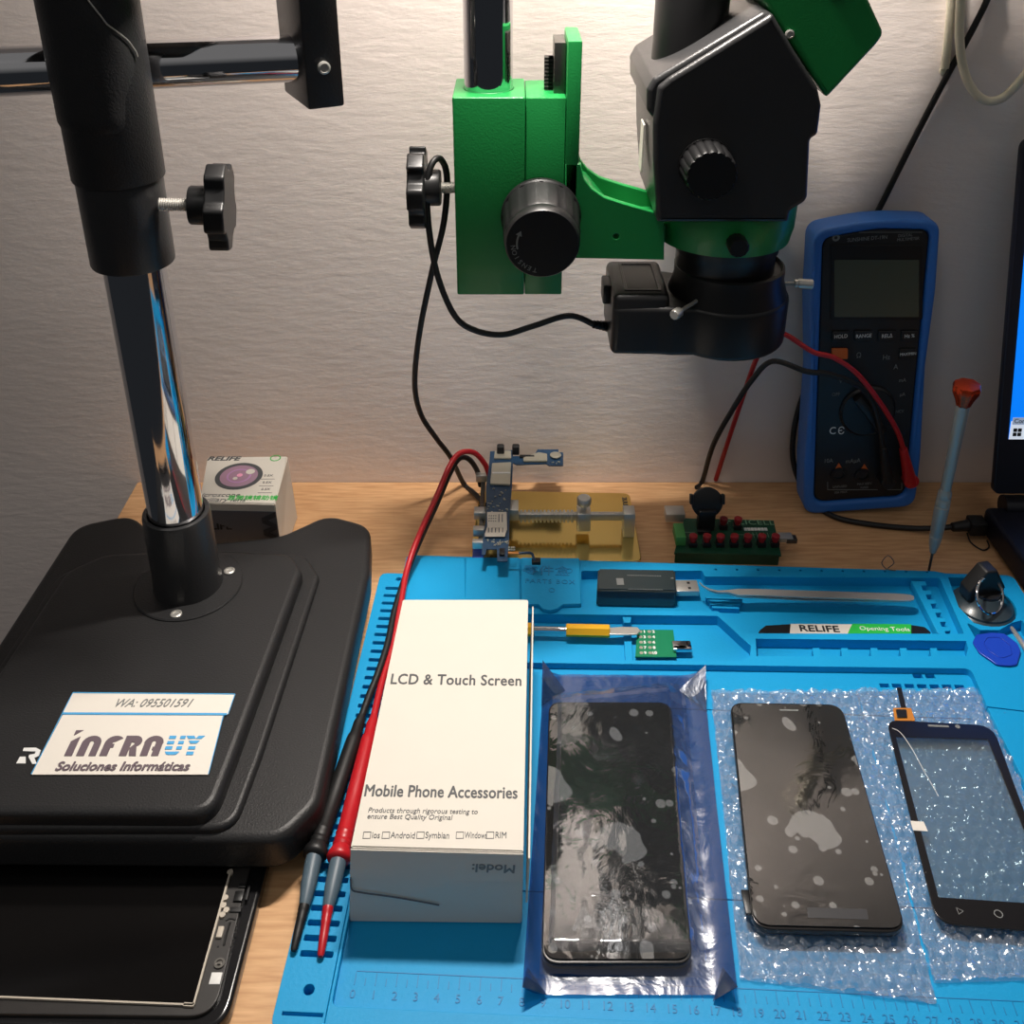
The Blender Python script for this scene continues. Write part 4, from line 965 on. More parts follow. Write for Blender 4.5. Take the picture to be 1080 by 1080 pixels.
# sim tray with punched slots
a = PB(512, 568, .0016); b = PB(534, 542, .0016)
sl_ = (PB(520, 542).z-PB(520, 568).z)/(PB(520, 542).y-PB(520, 568).y)
SM = Matrix.Translation((PB(523, 568).x, PB(523, 568).y, PB(523, 568).z+.0014)) @ Matrix.Rotation(math.atan(sl_), 4, 'X')
W_ = PB(535, 568).x-PB(511.5, 568).x; H_ = PB(520, 542).y-PB(520, 568).y
hs = []
for i in range(4):
    for j_ in range(3):
        hs.append([(-W_*.35+i*W_*.10, H_*(.60+.11*j_)), (-W_*.30+i*W_*.10, H_*(.60+.11*j_)), (-W_*.30+i*W_*.10, H_*(.65+.11*j_)), (-W_*.35+i*W_*.10, H_*(.65+.11*j_))])
for i in range(5): hs.append([(-W_*.36+i*W_*.16, H_*.16), (-W_*.32+i*W_*.16, H_*.16), (-W_*.32+i*W_*.16, H_*.36), (-W_*.36+i*W_*.16, H_*.36)])
for i in range(2): hs.append([(W_*(.10+.16*i), H_*.58), (W_*(.14+.16*i), H_*.58), (W_*(.14+.16*i), H_*.92), (W_*(.10+.16*i), H_*.92)])
mk('sim_tray', prism([(-W_/2, 0), (W_/2*.8, 0), (W_/2*.85, H_*.1), (W_/2, H_*.3), (W_/2*.95, H_), (-W_*.42, H_), (-W_*.40, H_*.4), (-W_/2, H_*.1)], hs, 0, .0005, 0, SM), M['sim'], pcb, smooth=False)
for (x, r) in ((528, 472), (544, 472)):
    p = PB(x, 478, .001); bm = BM(); box(bm, (p.x-.0030, p.y-.002, p.z-.001), (p.x+.0030, p.y+.004, p.z+.007), .0012); mk('rubber_plug', bm, M['rubber'], pcb)
p = PB(552, 482); bm = BM(); box(bm, (p.x-.003, p.y-.002, p.z), (p.x+.009, p.y+.001, p.z+.0018), .0003); mk('board_connector', bm, M['blackp'], pcb)
p = PB(586, 480.5, .0006); bm = BM(); lathe(bm, [(.0046, 0), (.0046, .0008), (.003, .0012)], frame(p, (0, 0, 1)), 24); mk('motor_pad', bm, M['shield'], pcb)
p = PB(529.5, 584, 0); bm = BM(); box(bm, (p.x-.002, p.y-.003, p.z), (p.x+.002, p.y+.004, p.z+.002), .0004); mk('board_connector', bm, M['blackp'], pcb)
mk('gold_contacts', bplate([(536, 582.5), (547, 582.5), (547, 584.8), (536, 584.8)], .0, .0006), M['amber'], pcb, smooth=False)
bm = BM()
for i in range(3):
    for j_ in range(2): p = PB(537+i*2.6, 577.5+j_*2.5); box(bm, (p.x-.0007, p.y-.0007, p.z-.0002), (p.x+.0007, p.y+.0007, p.z+.0004))
random.seed(3)
for i in range(46):
    x = random.uniform(514, 536); r = random.uniform(515, 541) if i < 26 else random.uniform(569, 578); p = PB(x, r); w = random.uniform(.0003, .0009); box(bm, (p.x-w, p.y-.0004, p.z-.0001), (p.x+w, p.y+.0004, p.z+.0006))
for i in range(10): p = PB(random.uniform(580, 592), random.uniform(487, 490)); box(bm, (p.x-.0004, p.y-.0004, p.z-.0001), (p.x+.0004, p.y+.0004, p.z+.0006))
mk('surface_components', bm, M['shield'], pcb, smooth=False)
bm = BM(); tube(bm, [PB(547, 583.5, .0004), PB(556, 583, .0003), PB(561, 584, -.001), P(563, 589, .0265), P(564, 591, .0255)], .0010, n=8); mk('flex_tail', bm, M['pcbb'], pcb)
bm = BM(); p = P(565.5, 592, .0245); box(bm, (p.x-.0032, p.y-.0025, p.z-.0015), (p.x+.0032, p.y+.0025, p.z+.0015), .0004); mk('flex_connector', bm, M['blackp'], pcb)
bm = BM(); p = P(504, 584, .012); box(bm, (p.x-.004, p.y-.006, .0031), (p.x+.0045, p.y+.006, .013), .001); o = mk('blue_trimmer', bm, mat('deep_blue_plastic', (20, 60, 150), .4), gx)

# ============================================================ BUTTON CELL TEST BOARD
eb = empty('battery_activation_board', (*P2(767, 564, 0), 0), 'dark green circuit board with red buttons on the desk', 'circuit board')
zb_ = .0105
Bq = [P2(711, 583.0, zb_), P2(824, 585.5, zb_), P2(816, 549, zb_), P2(722, 546.5, zb_)]
mk('board', prism(Bq, [], zb_-.0016, zb_), M['pcbg'], eb, smooth=False)
mk('board_underside', prism([(Bq[0][0]+.001, Bq[0][1]+.001), (Bq[1][0]-.001, Bq[1][1]+.001), (Bq[2][0]-.001, Bq[2][1]-.001), (Bq[3][0]+.001, Bq[3][1]-.001)], [], .0003, zb_-.0017), M['pcbg'], eb, smooth=False)
def pe(zx, zy, z=zb_): return P(690+zx/6.75, 500+zy/6.75, z)
def be(px, r, w, d, h, name, m, z0=zb_, bev=.0004, par=eb):
    p = P(px, r, z0); bm = BM(); box(bm, (p.x-w/2, p.y-d/2, z0), (p.x+w/2, p.y+d/2, z0+h), bev); return mk(name, bm, m, par)
for zx in (272, 370, 466, 565, 660, 760, 856):
    b_ = be(690+zx/6.75, 500+508/6.75, .0062, .0060, .0040, 'push_switch', M['blackp'])
    p = P(690+zx/6.75, 500+508/6.75, zb_); bm = BM(); lathe(bm, [(.0020, 0), (.0020, .0030), (.0031, .0031), (.0031, .0056), (.0026, .006)], frame((p.x, p.y, zb_+.0038), (0, 0, 1)), 18); mk('red_cap', bm, M['redb'], b_)
for zx, zy in ((488, 385), (590, 385)):
    b_ = be(690+zx/6.75, 500+zy/6.75, .0062, .0060, .0040, 'push_switch', M['blackp'])
    p = P(690+zx/6.75, 500+zy/6.75, zb_); bm = BM(); lathe(bm, [(.0020, 0), (.0020, .0030), (.0031, .0031), (.0031, .0056), (.0026, .006)], frame((p.x, p.y, zb_+.0038), (0, 0, 1)), 18); mk('red_cap', bm, M['redb'] if zx > 500 else mat('dark_red_cap', (110, 20, 26), .4), b_)
b_ = be(711, 546, .0150, .012, .0075, 'usb_socket', M['steel'], z0=.0075)
be(828, 569, .010, .0075, .004, 'usb_plug', M['steel'], z0=zb_)
be(834, 571, .008, .006, .004, 'usb_plug_tongue', M['steeld'], z0=zb_-.001)
b_ = be(716, 568, .0075, .0175, .008, 'screw_terminal', M['socket'])
bm = BM()
for i in range(7): p = pe(650+i*24, 395); box(bm, (p.x-.0011, p.y-.0016, zb_), (p.x+.0011, p.y+.0016, zb_+.0006))
mk('white_markers', bm, M['wht'], eb, smooth=False)
bm = BM(); addmesh(bm, textmesh('F', .0088, ext=.0001), flat(pe(528, 338))); addmesh(bm, textmesh('ZICELL', .0088, ext=.0001, space=1.1), flat(pe(722, 345), -.02))
for i in range(6): p = pe(680+i*26, 435); box(bm, (p.x-.0002, p.y-.003, zb_), (p.x+.0002, p.y+.003, zb_+.0002))
for x0_, x1_, yy in ((215, 290, 415), (600, 720, 432)): a = pe(x0_, yy); b = pe(x1_, yy); box(bm, (a.x, a.y-.0002, zb_), (b.x, a.y+.0002, zb_+.0002))
mk('board_print', bm, mat('pale_green_print', (120, 160, 130), .5), eb, smooth=False)
# upright battery connector disc
p = PY(690+365/6.75, 500+385/6.75, .0); pz = P(690+365/6.75, 500+390/6.75, zb_)
bm = BM(); dc = PY(690+378/6.75, 500+212/6.75, pz.y+.002)
m_ = frame((dc.x, pz.y+.004, dc.z), (0, -1, .35)); lathe(bm, [(.0115, -.0015), (.0120, -.001), (.0120, .0015), (.0112, .002)], m_, 40)
for s_ in (-1, 1): box(bm, (s_*.0120-.0014, -.001, -.002), (s_*.0120+.0014, .0065, .003), .0006, m_)
lo_ = Vector((pz.x-.0045, pz.y-.004, zb_)); box(bm, (dc.x-.0066, pz.y-.003, zb_), (dc.x+.0066, pz.y+.005, dc.z-.004), .001); mk('upright_disc', bm, M['blackp'], eb)
be(690+355/6.75, 500+420/6.75, .010, .004, .003, 'disc_socket', M['blackp'])

# ============================================================ TRAY CONTENTS
# usb meter
um = empty('usb_dongle', (*P2(672, 625, .002), .002), 'smoky translucent USB dongle lying in the tray', 'usb dongle')
zu = .0165
Tq = [P(629.5, 622, zu), P(713.5, 623.5, zu), P(712, 600.5, zu), P(631, 599, zu)]
Bq_ = [Vector((v.x, v.y, .0023)) for v in Tq]; Bq_ = [Vector((b.x, b.y+(-.0012 if i < 2 else .0012), b.z)) for i, b in enumerate(Bq_)]
bm = BM(); hexa(bm, [tuple(v) for v in Bq_], [tuple(v) for v in Tq], .0012, 3); uh = mk('case', bm, M['smoke'], um)
bm = BM(); yc = (Tq[0].y+Tq[2].y)/2
for i in range(22): p = P(662+i*1.65, 606.8+i*.04, zu); box(bm, (p.x-.0003, p.y-.0004, zu), (p.x+.0003, p.y+.0004, zu+.0002))
for i in range(24): p = P(663+i*1.55, 621.5+i*.03, zu); box(bm, (p.x-.0003, p.y-.0003, zu), (p.x+.0003, p.y+.0003, zu+.0002))
a = P(650, 611, zu); box(bm, (a.x, a.y-.006, zu), (a.x+.005, a.y+.001, zu+.0002)); a = P(709, 610, zu); box(bm, (a.x-.001, a.y-.0004, zu), (a.x+.001, a.y+.0004, zu+.0002))
mk('label_print', bm, M['greyp'], uh, smooth=False)
bm = BM(); a = P(714, 620, .012); box(bm, (a.x-.0005, yc-.006, .0065), (P(737, 620, .011).x, yc+.006, .0110), .0003)
up_ = mk('usb_plug', bm, M['steel'], um)
bm = BM()
for dy in (-.0028, .0028): p = P(726, 615, .011); box(bm, (p.x-.001, yc+dy-.001, .0109), (p.x+.001, yc+dy+.001, .0112))
mk('plug_windows', bm, M['inkblk'], up_, smooth=False)
# tweezers
tw = empty('tweezers', (*P2(860, 625, .012), .008), 'curved-tip steel tweezers lying across the long tray', 'tweezers')
for k_, (dz, dr) in enumerate(((.0, 0), (-.0045, 4.0))):
    bm = BM(); z0_ = .0175+dz
    cl_ = [(737.5, 613.5, .3), (742, 618, .5), (748, 621.5, .7), (757, 623.6, .9), (768, 623.4, 1.2), (778, 624.2, 3.2), (800, 624.5, 3.3), (850, 626.2, 3.4), (900, 627.8, 3.5), (950, 629.8, 3.7), (960, 630.3, 3.2), (964, 630.5, 1.6)]
    vs = []
    for (x, r, w) in cl_:
        f_ = (x-737)/(964-737); rr = r+dr*.8*math.sin(PI*min(1, f_*1.0))
        zc_ = .0175-.003*f_+dz*math.sin(PI*f_)-(.0011 if k_ else 0)+(.002*(760-x)/23 if x < 760 else 0)
        row = [P(x, rr-w, zc_), P(x, rr+w, zc_)]
        vs.append([bm.verts.new(row[0]), bm.verts.new(row[1]), bm.verts.new(row[1]-Vector((0, 0, .0010))), bm.verts.new(row[0]-Vector((0, 0, .0010)))])
    for a, b in zip(vs, vs[1:]):
        for i in range(4): bm.faces.new((a[i], a[(i+1) % 4], b[(i+1) % 4], b[i]))
    bm.faces.new(vs[0]); bm.faces.new(vs[-1]); mk('arm', bm, M['steel'], tw)
# opening spudger with label
sp_ = empty('spudger', (*P2(890, 664, .003), .0025), 'flat black opening tool with white and green label in the tray', 'pry tool')
zs_ = .0062
q_ = [P2(797, 667.5, zs_), P2(808, 659.5, zs_), P2(835, 658, zs_), P2(961, 659, zs_), P2(975, 661, zs_), P2(984, 668.2, zs_)]
mk('blade', prism(rp(q_, .002), [], .0045, zs_, .0003), M['blackp'], sp_)
for nm, x0_, x1_, m in (('white_label', 834, 903, M['white']), ('green_label', 899, 961, M['labelg'])):
    a = 4 if nm == 'green_label' else 0
    mk(nm, prism([P2(x0_-a-1, 668, zs_+.0004), P2(x1_-(5 if a == 0 else 0), 668.3, zs_+.0004), P2(x1_, 658.3, zs_+.0004), P2(x0_, 657.8, zs_+.0004)], [], zs_, zs_+(.0003 if a == 0 else .0004)), m, sp_, smooth=False)
text('brand_lettering', 'RELIFE', .0085, flat(P(864, 663.3, zs_+.0004), -.04), M['inkblk'], sp_, bold=.0002, sx=1.15)
text('green_lettering', 'Opening Tools', .0054, flat(P(933, 663.4, zs_+.0005), -.04), M['wht'], sp_, sx=1.05)
# yellow screwdriver
sd = empty('ejector_screwdriver', (*P2(600, 665, .008), .005), 'yellow-gripped steel pry tool lying in the narrow tray', 'screwdriver')
za = .0095
bm = BM(); cyl(bm, P(515, 663, za), P(600, 664.5, za), .0022, n=16); mk('shaft', bm, M['chrome'], sd)
bm = BM(); cyl(bm, P(530, 663.3, za), P(563, 664, za), .0046, n=6, bev=.0006); mk('grip', bm, M['yellow'], sd)
bm = BM(); cyl(bm, P(597, 664.6, za), P(643, 665.6, za), .0044, n=6, bev=.0006); mk('grip', bm, M['yellow'], sd)
bl = [P2(642, 662, za+.001), P2(656, 661, za+.001), P2(672, 661.5, za+.001), P2(675.5, 665, za+.001), P2(672, 669, za+.001), P2(656, 669.5, za+.001), P2(642, 669, za+.001)]
mk('flat_blade', prism(rp(bl, .0012), [], za, za+.0012, .0003), M['steel'], sd)
# green usb breakout board
gb = empty('usb_breakout_board', (*P2(690, 680, .005), .002), 'small bright green circuit board with numbered pads in the tray', 'circuit board')
zg_ = .0062
mk('board', prism([P2(670, 692.5, zg_), P2(713.5, 692.8, zg_), P2(710, 664.3, zg_), P2(672, 664, zg_)], [], .0050, zg_), M['pcbg2'], gb, smooth=False)
bm = BM(); bm2 = BM()
for i in range(5):
    for j_ in range(2):
        p = P(675.5+j_*9.3+i*.25, 666.3+i*5.6, zg_); lathe(bm, [(.0013, 0), (.0013, .0002)], frame((p.x, p.y, zg_), (0, 0, 1)), 12)
        addmesh(bm2, textmesh(str(i*2+j_+1), .0034, ext=.0001, bold=.0002), flat(P(679.6+j_*9.6+i*.25, 666.3+i*5.6, zg_+.0001)))
mk('solder_pads', bm, M['shield'], gb, smooth=False); mk('pad_numbers', bm2, M['wht'], gb, smooth=False)
a = P(709, 681.5, zg_+.002); b = P(729, 681.5, zg_+.002)
bm = BM(); box(bm, (a.x, a.y-.0040, zg_), (b.x, a.y+.0040, zg_+.0034), .0008); mk('usb_connector', bm, M['chrome'], gb)
# precision screwdriver standing in its hole
s0 = P(979.5, 602, .0045); s1 = PY(1020.5, 405, .588)
ps = empty('precision_screwdriver', s0, 'grey precision screwdriver with orange cap standing upright in the tray', 'screwdriver')
ax = (s1-s0); Ls = ax.length; fr = frame(s0, ax)
bm = BM(); lathe(bm, [(.0009, 0), (.0010, Ls*.10), (.0014, Ls*.115), (.0014, Ls*.13)], fr, 16); mk('bit', bm, M['steeld'], ps)
bm = BM(); lathe(bm, [(.0022, Ls*.112), (.0038, Ls*.16), (.0044, Ls*.20), (.0045, Ls*.205), (.0040, Ls*.21), (.0045, Ls*.215), (.0050, Ls*.34), (.0050, Ls*.375), (.0043, Ls*.38), (.0050, Ls*.385), (.0048, Ls*.415), (.0043, Ls*.42), (.0048, Ls*.425), (.0046, Ls*.45), (.0036, Ls*.465), (.0034, Ls*.47)], fr, 32); mk('knurled_grip', bm, M['sdgrey'], ps)
bm = BM(); lathe(bm, [(.0034, Ls*.465), (.0036, Ls*.47), (.0044, Ls*.90), (.0046, Ls*.905)], fr, 32); mk('handle', bm, M['sdgrey'], ps)
bm = BM(); lathe(bm, [(.0046, Ls*.90), (.0060, Ls*.93), (.0085, Ls*.965), (.0088, Ls*.985), (.0080, Ls*.997), (.0030, Ls)], fr, 48, lobes=8, depth=.05); mk('spinning_cap', bm, M['copper'], ps)
# wire clip
bm = BM(); a = P(935, 600.5, .0102)
tube(bm, [a, a+Vector((-.0045, 0, .006)), a+Vector((-.0005, .001, .012)), a+Vector((.0045, 0, .006)), a+Vector((.0004, 0, .0003)), a+Vector((.006, -.002, .0006))], .00035, n=6, sub=3)
tag(mk('wire_pin', bm, M['steeld']), 'tiny bent wire pin standing on the tray rim', 'pin')
# suction cup
cp = P(1037.5, 636, .008)
su = empty('suction_cup', (cp.x, cp.y, .0025), 'suction cup with black grip and steel ring in the mat recess', 'suction cup')
bm = BM(); lathe(bm, [(.0210, .0), (.0216, .0015), (.0216, .0035), (.0200, .0045), (.0196, .0060), (.0150, .0085), (.0120, .0120), (.0100, .0150)], frame((cp.x, cp.y, .0022), (0, 0, 1)), 56); mk('cup', bm, mat('grey_translucent_rubber', (44, 58, 66), .3, coat=.3), su)
gz = cp.z+.006
gp2 = PY(1040, 612, cp.y+.002)
m_ = Matrix.Translation((gp2.x-.001, cp.y+.003, 0)) @ Matrix.Rotation(math.radians(12), 4, 'Z')
bm = BM(); addmesh(bm, prism(rp([(-.0135, .0130), (.0135, .0130), (.0140, .022), (.0040, .0385), (-.0040, .0385), (-.0140, .022)], [.002, .002, .003, .003, .003, .003]), [], -.006, .006, .0015, m_ @ Matrix(((1, 0, 0, 0), (0, 0, -1, 0), (0, 1, 0, 0), (0, 0, 0, 1)))))
lathe(bm, [(.010, .014), (.009, .019)], frame((cp.x, cp.y, 0), (0, 0, 1)), 28); mk('grip', bm, M['rubber'], su)
bm = BM(); c0 = Vector((cp.x+.006, cp.y-.006, .0225)); rr_ = .0125; n1 = Vector((.3, .35, 1)).normalized(); t1 = n1.cross(Vector((0, 1, 0))).normalized(); t2_ = n1.cross(t1)
c0 = PY(1044, 628, cp.y-.009)
n1 = Vector((.45, -.75, .6)).normalized(); t1 = n1.cross(Vector((0, 1, 0))).normalized(); t2_ = n1.cross(t1)
tube(bm, [c0+(t1*math.cos(a)+t2_*math.sin(a))*rr_ for a in [2*PI*i/24 for i in range(25)]], .0010, n=8, sub=2); mk('steel_ring', bm, M['chrome'], su)
# blue pick
pk = [P2(x, r, .0125) for x, r in ((1026, 676), (1030, 668), (1046, 666), (1060, 667), (1074, 678), (1077, 686), (1073, 700), (1065, 701), (1052, 700), (1033, 687))]
o = empty('opening_pick', (*P2(1052, 684, .0103), .0103), 'royal blue plastic opening pick at the mat corner', 'opening pick')
mk('pick_plate', prism(rp(pk, .004), [], .0104, .0118, .0005), M['pick'], o)
pk2 = [P2(x, r, .0125) for x, r in ((1037, 677), (1041, 671), (1056, 671), (1066, 680), (1068, 690), (1056, 694), (1043, 686))]
mk('raised_rim', prism(rp(pk2, .004), [rp([(p[0]*.94+.06*P(1053, 682, .0125).x, p[1]*.94+.06*P(1053, 682, .0125).y) for p in pk2], .004)], .0117, .0122, .0002), M['pick'], o)
bm = BM(); tube(bm, [P(1067, 662, .009), P(1075, 674, .011), P(1092, 698, .011)], .0019, n=10, sub=3, radii=lambda t: .0012+.0012*t)
tag(mk('steel_pry_rod', bm, M['steel']), 'thin steel rod lying in the slot beside the blue pick', 'pry tool')

# ============================================================ SCREENS
def sheet(quad, nu, nv, hf, z):
    """bent film sheet over a quad (tl, tr, br, bl) with height function hf(s, t)"""
    bm = BM(); g = []
    for j in range(nv+1):
        row = []
        for i in range(nu+1):
            s = i/nu; t = j/nv
            a = quad[0].lerp(quad[1], s); b = quad[3].lerp(quad[2], s); p = a.lerp(b, t)
            dx_, dy_, dz_ = hf(s, t, p)
            row.append(bm.verts.new((p.x+dx_, p.y+dy_, z+dz_)))
        g.append(row)
    for j in range(nv):
        for i in range(nu): bm.faces.new((g[j][i], g[j][i+1], g[j+1][i+1], g[j+1][i]))
    return bm
# --- package 1: phone screen in an antistatic bag
z1_ = .0075
bag = empty('antistatic_bag', (*P2(662, 880, .0055), .0053), 'blue-grey antistatic bag under the leftmost phone screen', 'bag')
qd = [P(574, 712, .006), P(740, 713, .006), P(776, 1050, .006), P(551, 1050, .006)]
def hb(s, t, p):
    e = 0.0
    if s < .12: e = (.12-s)/.12
    if s > .88: e = (s-.88)/.12
    nz = noise.noise(Vector((p.x*60, p.y*45, 1.3)))*.0010+noise.noise(Vector((p.x*200, p.y*160, 4)))*.0004
    return (0, 0, .0012+abs(nz)+.0058*e*e*(.6+.8*abs(t-.5)))
bm = sheet(qd, 44, 70, hb, .0051)
bs_ = mk('bag_sheet', bm, M['bag'], bag); 
qs = [P(579, 738, .0145), P(708, 738, .0145), P(731, 1014, .0145), P(571, 1014, .0145)]
def scr_slab(name, q4, z0, z1, rad, label, cat='phone screen', grp=None, inset=.0022):
    r = empty(name, ((q4[0].x+q4[2].x)/2, (q4[0].y+q4[2].y)/2, z0), label, cat, grp)
    ol = rp([(v.x, v.y) for v in q4], rad, 10)
    mk('frame', prism(ol, [], z0, z1-.0008, .0006, seg=3), M['frame'], r)
    ce = sum((Vector(v) for v in q4), Vector())/4
    q5 = [Vector(v)+(ce-Vector(v)).normalized()*inset*.9 for v in q4]
    mk('glass', prism(rp([(v.x, v.y) for v in q5], rad*.9, 10), [], z1-.0009, z1, .0003), M['glass'], r)
    return r, q5
s1_, q5 = scr_slab('phone_screen', qs, .0085, .0135, .0085, 'tall black phone screen with air bubbles, leftmost of the three')
mk('protective_film', prism(rp([(v.x, v.y) for v in q5], .008, 10), [], .01355, .01362), M['pfilm'], s1_, smooth=False)
qc = [P(583, 728, .0145), P(722, 714, .0145), P(752, 1032, .009), P(569, 1028, .009)]
def hc(s, t, p):
    e = max(0, abs(s-.47)-.40)/.10; e = min(e, 1); f = max(0, t-.93)/.07; g = max(0, .05-t)/.05
    nz = noise.noise(Vector((p.x*55, p.y*38, 9)))*.0013+noise.noise(Vector((p.x*170, p.y*120, 2)))*.0006
    return (0, 0, .0152-.0065*e-.0055*f*(1-e)-.0040*g*(1-e)+nz*(.25+.9*e+.5*f))
bm = sheet(qc, 70, 110, hc, 0.0); mk('clear_sleeve', bm, M['clearbag'], bag)
for tri in (((572, 708), (571, 745), (596, 728)), ((743, 713), (745, 750), (716, 728)), ((551, 1054), (556, 1020), (577, 1050)), ((776, 1054), (762, 1020), (752, 1056))):
    bm = BM(); v = [P(x, r, .0065) for x, r in tri]; v[0].z = .016
    lo_ = [bm.verts.new(p) for p in v]; hi_ = [bm.verts.new(p+Vector((0, 0, .0003))) for p in v]
    bm.faces.new(lo_[::-1]); bm.faces.new(hi_)
    for i in range(3): bm.faces.new((lo_[i], lo_[(i+1) % 3], hi_[(i+1) % 3], hi_[i]))
    mk('folded_corner', bm, M['bag'], bag)
# --- bubble wraps
def bubble(quad, z, label, nu, nv, pitch, hh, seed):
    def f(s, t, p):
        gx_ = p.x/pitch; gy = p.y/(pitch*.866); j = math.floor(gy)
        best = 9
        for jj in (j, j+1):
            xx = (jj % 2)*.5; i = round(gx_-xx); d = math.hypot((gx_-xx-i), (gy-jj)*.866); best = min(best, d)
        dome = max(0, 1-(best/.46)**2)**.55
        nz = noise.noise(Vector((p.x*140, p.y*140, seed)))*.0018+noise.noise(Vector((p.x*420, p.y*420, seed)))*.0012
        ed = min(s, 1-s, t*1.6, (1-t)*1.6); wob = noise.noise(Vector((p.x*90, p.y*90, seed+5)))*.0016
        return (wob if ed < .02 else wob*.3, (noise.noise(Vector((p.y*90, p.x*90, seed+8)))*.0016) if ed < .03 else 0, dome*hh*(.6+.4*min(1, ed/.04))+nz+.0012)
    o = mk('wrap_film', sheet(quad, nu, nv, f, z), M['bubble'], (r_ := empty('bubble_wrap', ((quad[0].x+quad[2].x)/2, (quad[0].y+quad[2].y)/2, z), label, 'bubble wrap')))
    o2 = mk('wrap_backing', sheet(quad, 20, 30, lambda s, t, p: (0, 0, .0003+abs(noise.noise(p*60))*.0005), z), M['backing'], r_)
    return r_
bw1 = bubble([P(750, 727, .008), P(905, 727, .008), P(988, 1056, .008), P(781, 1030, .008)], .0053, 'clear bubble wrap under the middle phone screen', 120, 210, .0078, .0026, 1.0)
bw2 = bubble([P(903, 726, .008), P(1058, 726, .008), P(1118, 1030, .008), P(986, 1034, .008)], .0053, 'clear bubble wrap under the touch panel at the right edge', 120, 210, .0078, .0026, 6.0)
qs = [P(770, 739, .0165), P(888, 741, .0165), P(957, 982, .0165), P(794, 978, .0165)]
s2_, q5 = scr_slab('phone_screen', qs, .0112, .0160, .0095, 'black phone screen with trapped bubbles on bubble wrap, the middle one')
mk('protective_film', prism(rp([(v.x, v.y) for v in q5], .008, 10), [], .01605, .01612), M['pfilm'], s2_, smooth=False)
o = mk('earpiece_slot', prism(rp([P2(822, 748, .0162), P2(842, 748.4, .0162), P2(842.3, 750, .0162), P2(822.3, 749.6, .0162)], .0005), [], .0161, .0163), M['greyp'], s2_, smooth=False)
mk('grey_flex_patch', prism([P2(851, 957, .0161), P2(914, 959, .0161), P2(916, 970, .0161), P2(852, 968, .0161)], [], .0161, .01625), mat('dim_grey', (50, 50, 52), .4), s2_, smooth=False)
bm = BM(); a = P(791, 951, .013); box(bm, (a.x-.0035, a.y-.007, .0122), (a.x+.001, a.y+.006, .0140), .0004); mk('side_tab', bm, M['blackp'], s2_)
# --- touch panel
tp = empty('touch_panel', (*P2(1010, 865, .0115), .0112), 'transparent touch panel with black border, rightmost of the three', 'touch panel')
zt_ = .0128
oq = [P2(935, 759, zt_), P2(1047, 765, zt_), P2(1128, 985, zt_), P2(988, 974, zt_)]
iq = [P2(945, 777, zt_), P2(1042, 780, zt_), P2(1112, 954, zt_), P2(990, 946, zt_)]
mk('black_border', prism(rp(oq, [.008, .010, .010, .010], 8), [rp(iq, .0006)], .0116, zt_, .0003), M['frame'], tp)
mk('clear_window', prism(iq, [], .0118, .0126), M['touchwin'], tp, smooth=False)
mk('earpiece_slot', prism(rp([P2(978, 764.3, zt_), P2(1000, 765.3, zt_), P2(1001.5, 767.4, zt_), P2(979.5, 766.4, zt_)], .0006), [], zt_, zt_+.0002), M['greyp'], tp, smooth=False)
mk('camera_hole', prism(circ(*P2(1010, 766.5, zt_), .0014, 18), [], zt_, zt_+.0002), M['greyp'], tp, smooth=False)
def ring_(x, r, rad, n): return prism(circ(*P2(x, r, zt_), rad, n), [circ(*P2(x, r, zt_), rad*.78, n)], zt_, zt_+.0002)
bm = BM(); addmesh(bm, ring_(1012, 961, .0022, 3)); addmesh(bm, ring_(1053, 964, .0022, 20)); mk('key_icons', bm, M['greyp'], tp, smooth=False)
bm = BM(); q_ = [P2(960, 866, zt_), P2(974, 867, zt_), P2(978.5, 877, zt_), P2(963, 876, zt_)]; addmesh(bm, prism(q_, [], zt_, zt_+.0003)); st_ = mk('paper_sticker', bm, M['paper'], tp, smooth=False)
bm = BM(); q_ = [P2(942, 746, .0132), P2(961, 746, .0132), P2(965.5, 759.5, .0132), P2(944, 759.5, .0132)]; addmesh(bm, prism(rp(q_, .0006), [], .0120, .0127)); fx_ = mk('amber_flex', bm, M['amber'], tp)
bm = BM(); q_ = [P2(945, 748, .0135), P2(956, 748, .0135), P2(957, 756.5, .0135), P2(946.5, 756.5, .0135)]; addmesh(bm, prism(q_, [], .0126, .0135, .0002)); mk('driver_chip', bm, M['blackp'], fx_)
bm = BM(); q_ = [P2(946, 724.5, .0132), P2(951, 724.5, .0132), P2(956, 746, .0132), P2(950.5, 746, .0132)]; addmesh(bm, prism(q_, [], .0122, .0126)); mk('flex_tail', bm, M['blackp'], fx_)
bm = BM(); tube(bm, [P(941, 768, .0131), P(950, 773, .0145), P(962, 790, .0145), P(974, 812, .0140), P(990, 840, .0132)], .00018, n=5); mk('film_edge', bm, M['wht'], tp)

# ============================================================ TABLET (bottom left)
tbz = .0105
tbm = empty('tablet', (-.20, .31, 0), 'black tablet with bare right edge showing under the stand base', 'tablet')
R_ = P(275, 928, tbz); 
def TP(x, r): return P2(x, r, tbz)
ol = rp([TP(-90, 1075), TP(236, 1085), TP(276, 930), (-.129, .395), (-.31, .395)], [.01, .014, .008, .006, .01], 8)
mk('rear_shell', prism(ol, [], .0003, .0085, .0020, seg=3), M['frame'], tbm)
ol = rp([TP(-90, 1068), TP(226, 1072), TP(262, 922), (-.1345, .390), (-.31, .390)], [.01, .012, .006, .006, .01], 8)
mk('inner_frame', prism(ol, [], .0080, tbz, .0006), M['tabinner'], tbm)
gl = [TP(-90, 1048), TP(204, 1060), TP(243.5, 918), (-.144, .385), (-.31, .385)]
mk('screen_glass', prism(gl, [], tbz-.0005, tbz+.0010, .0002), M['darkglass'], tbm)
bm = BM()
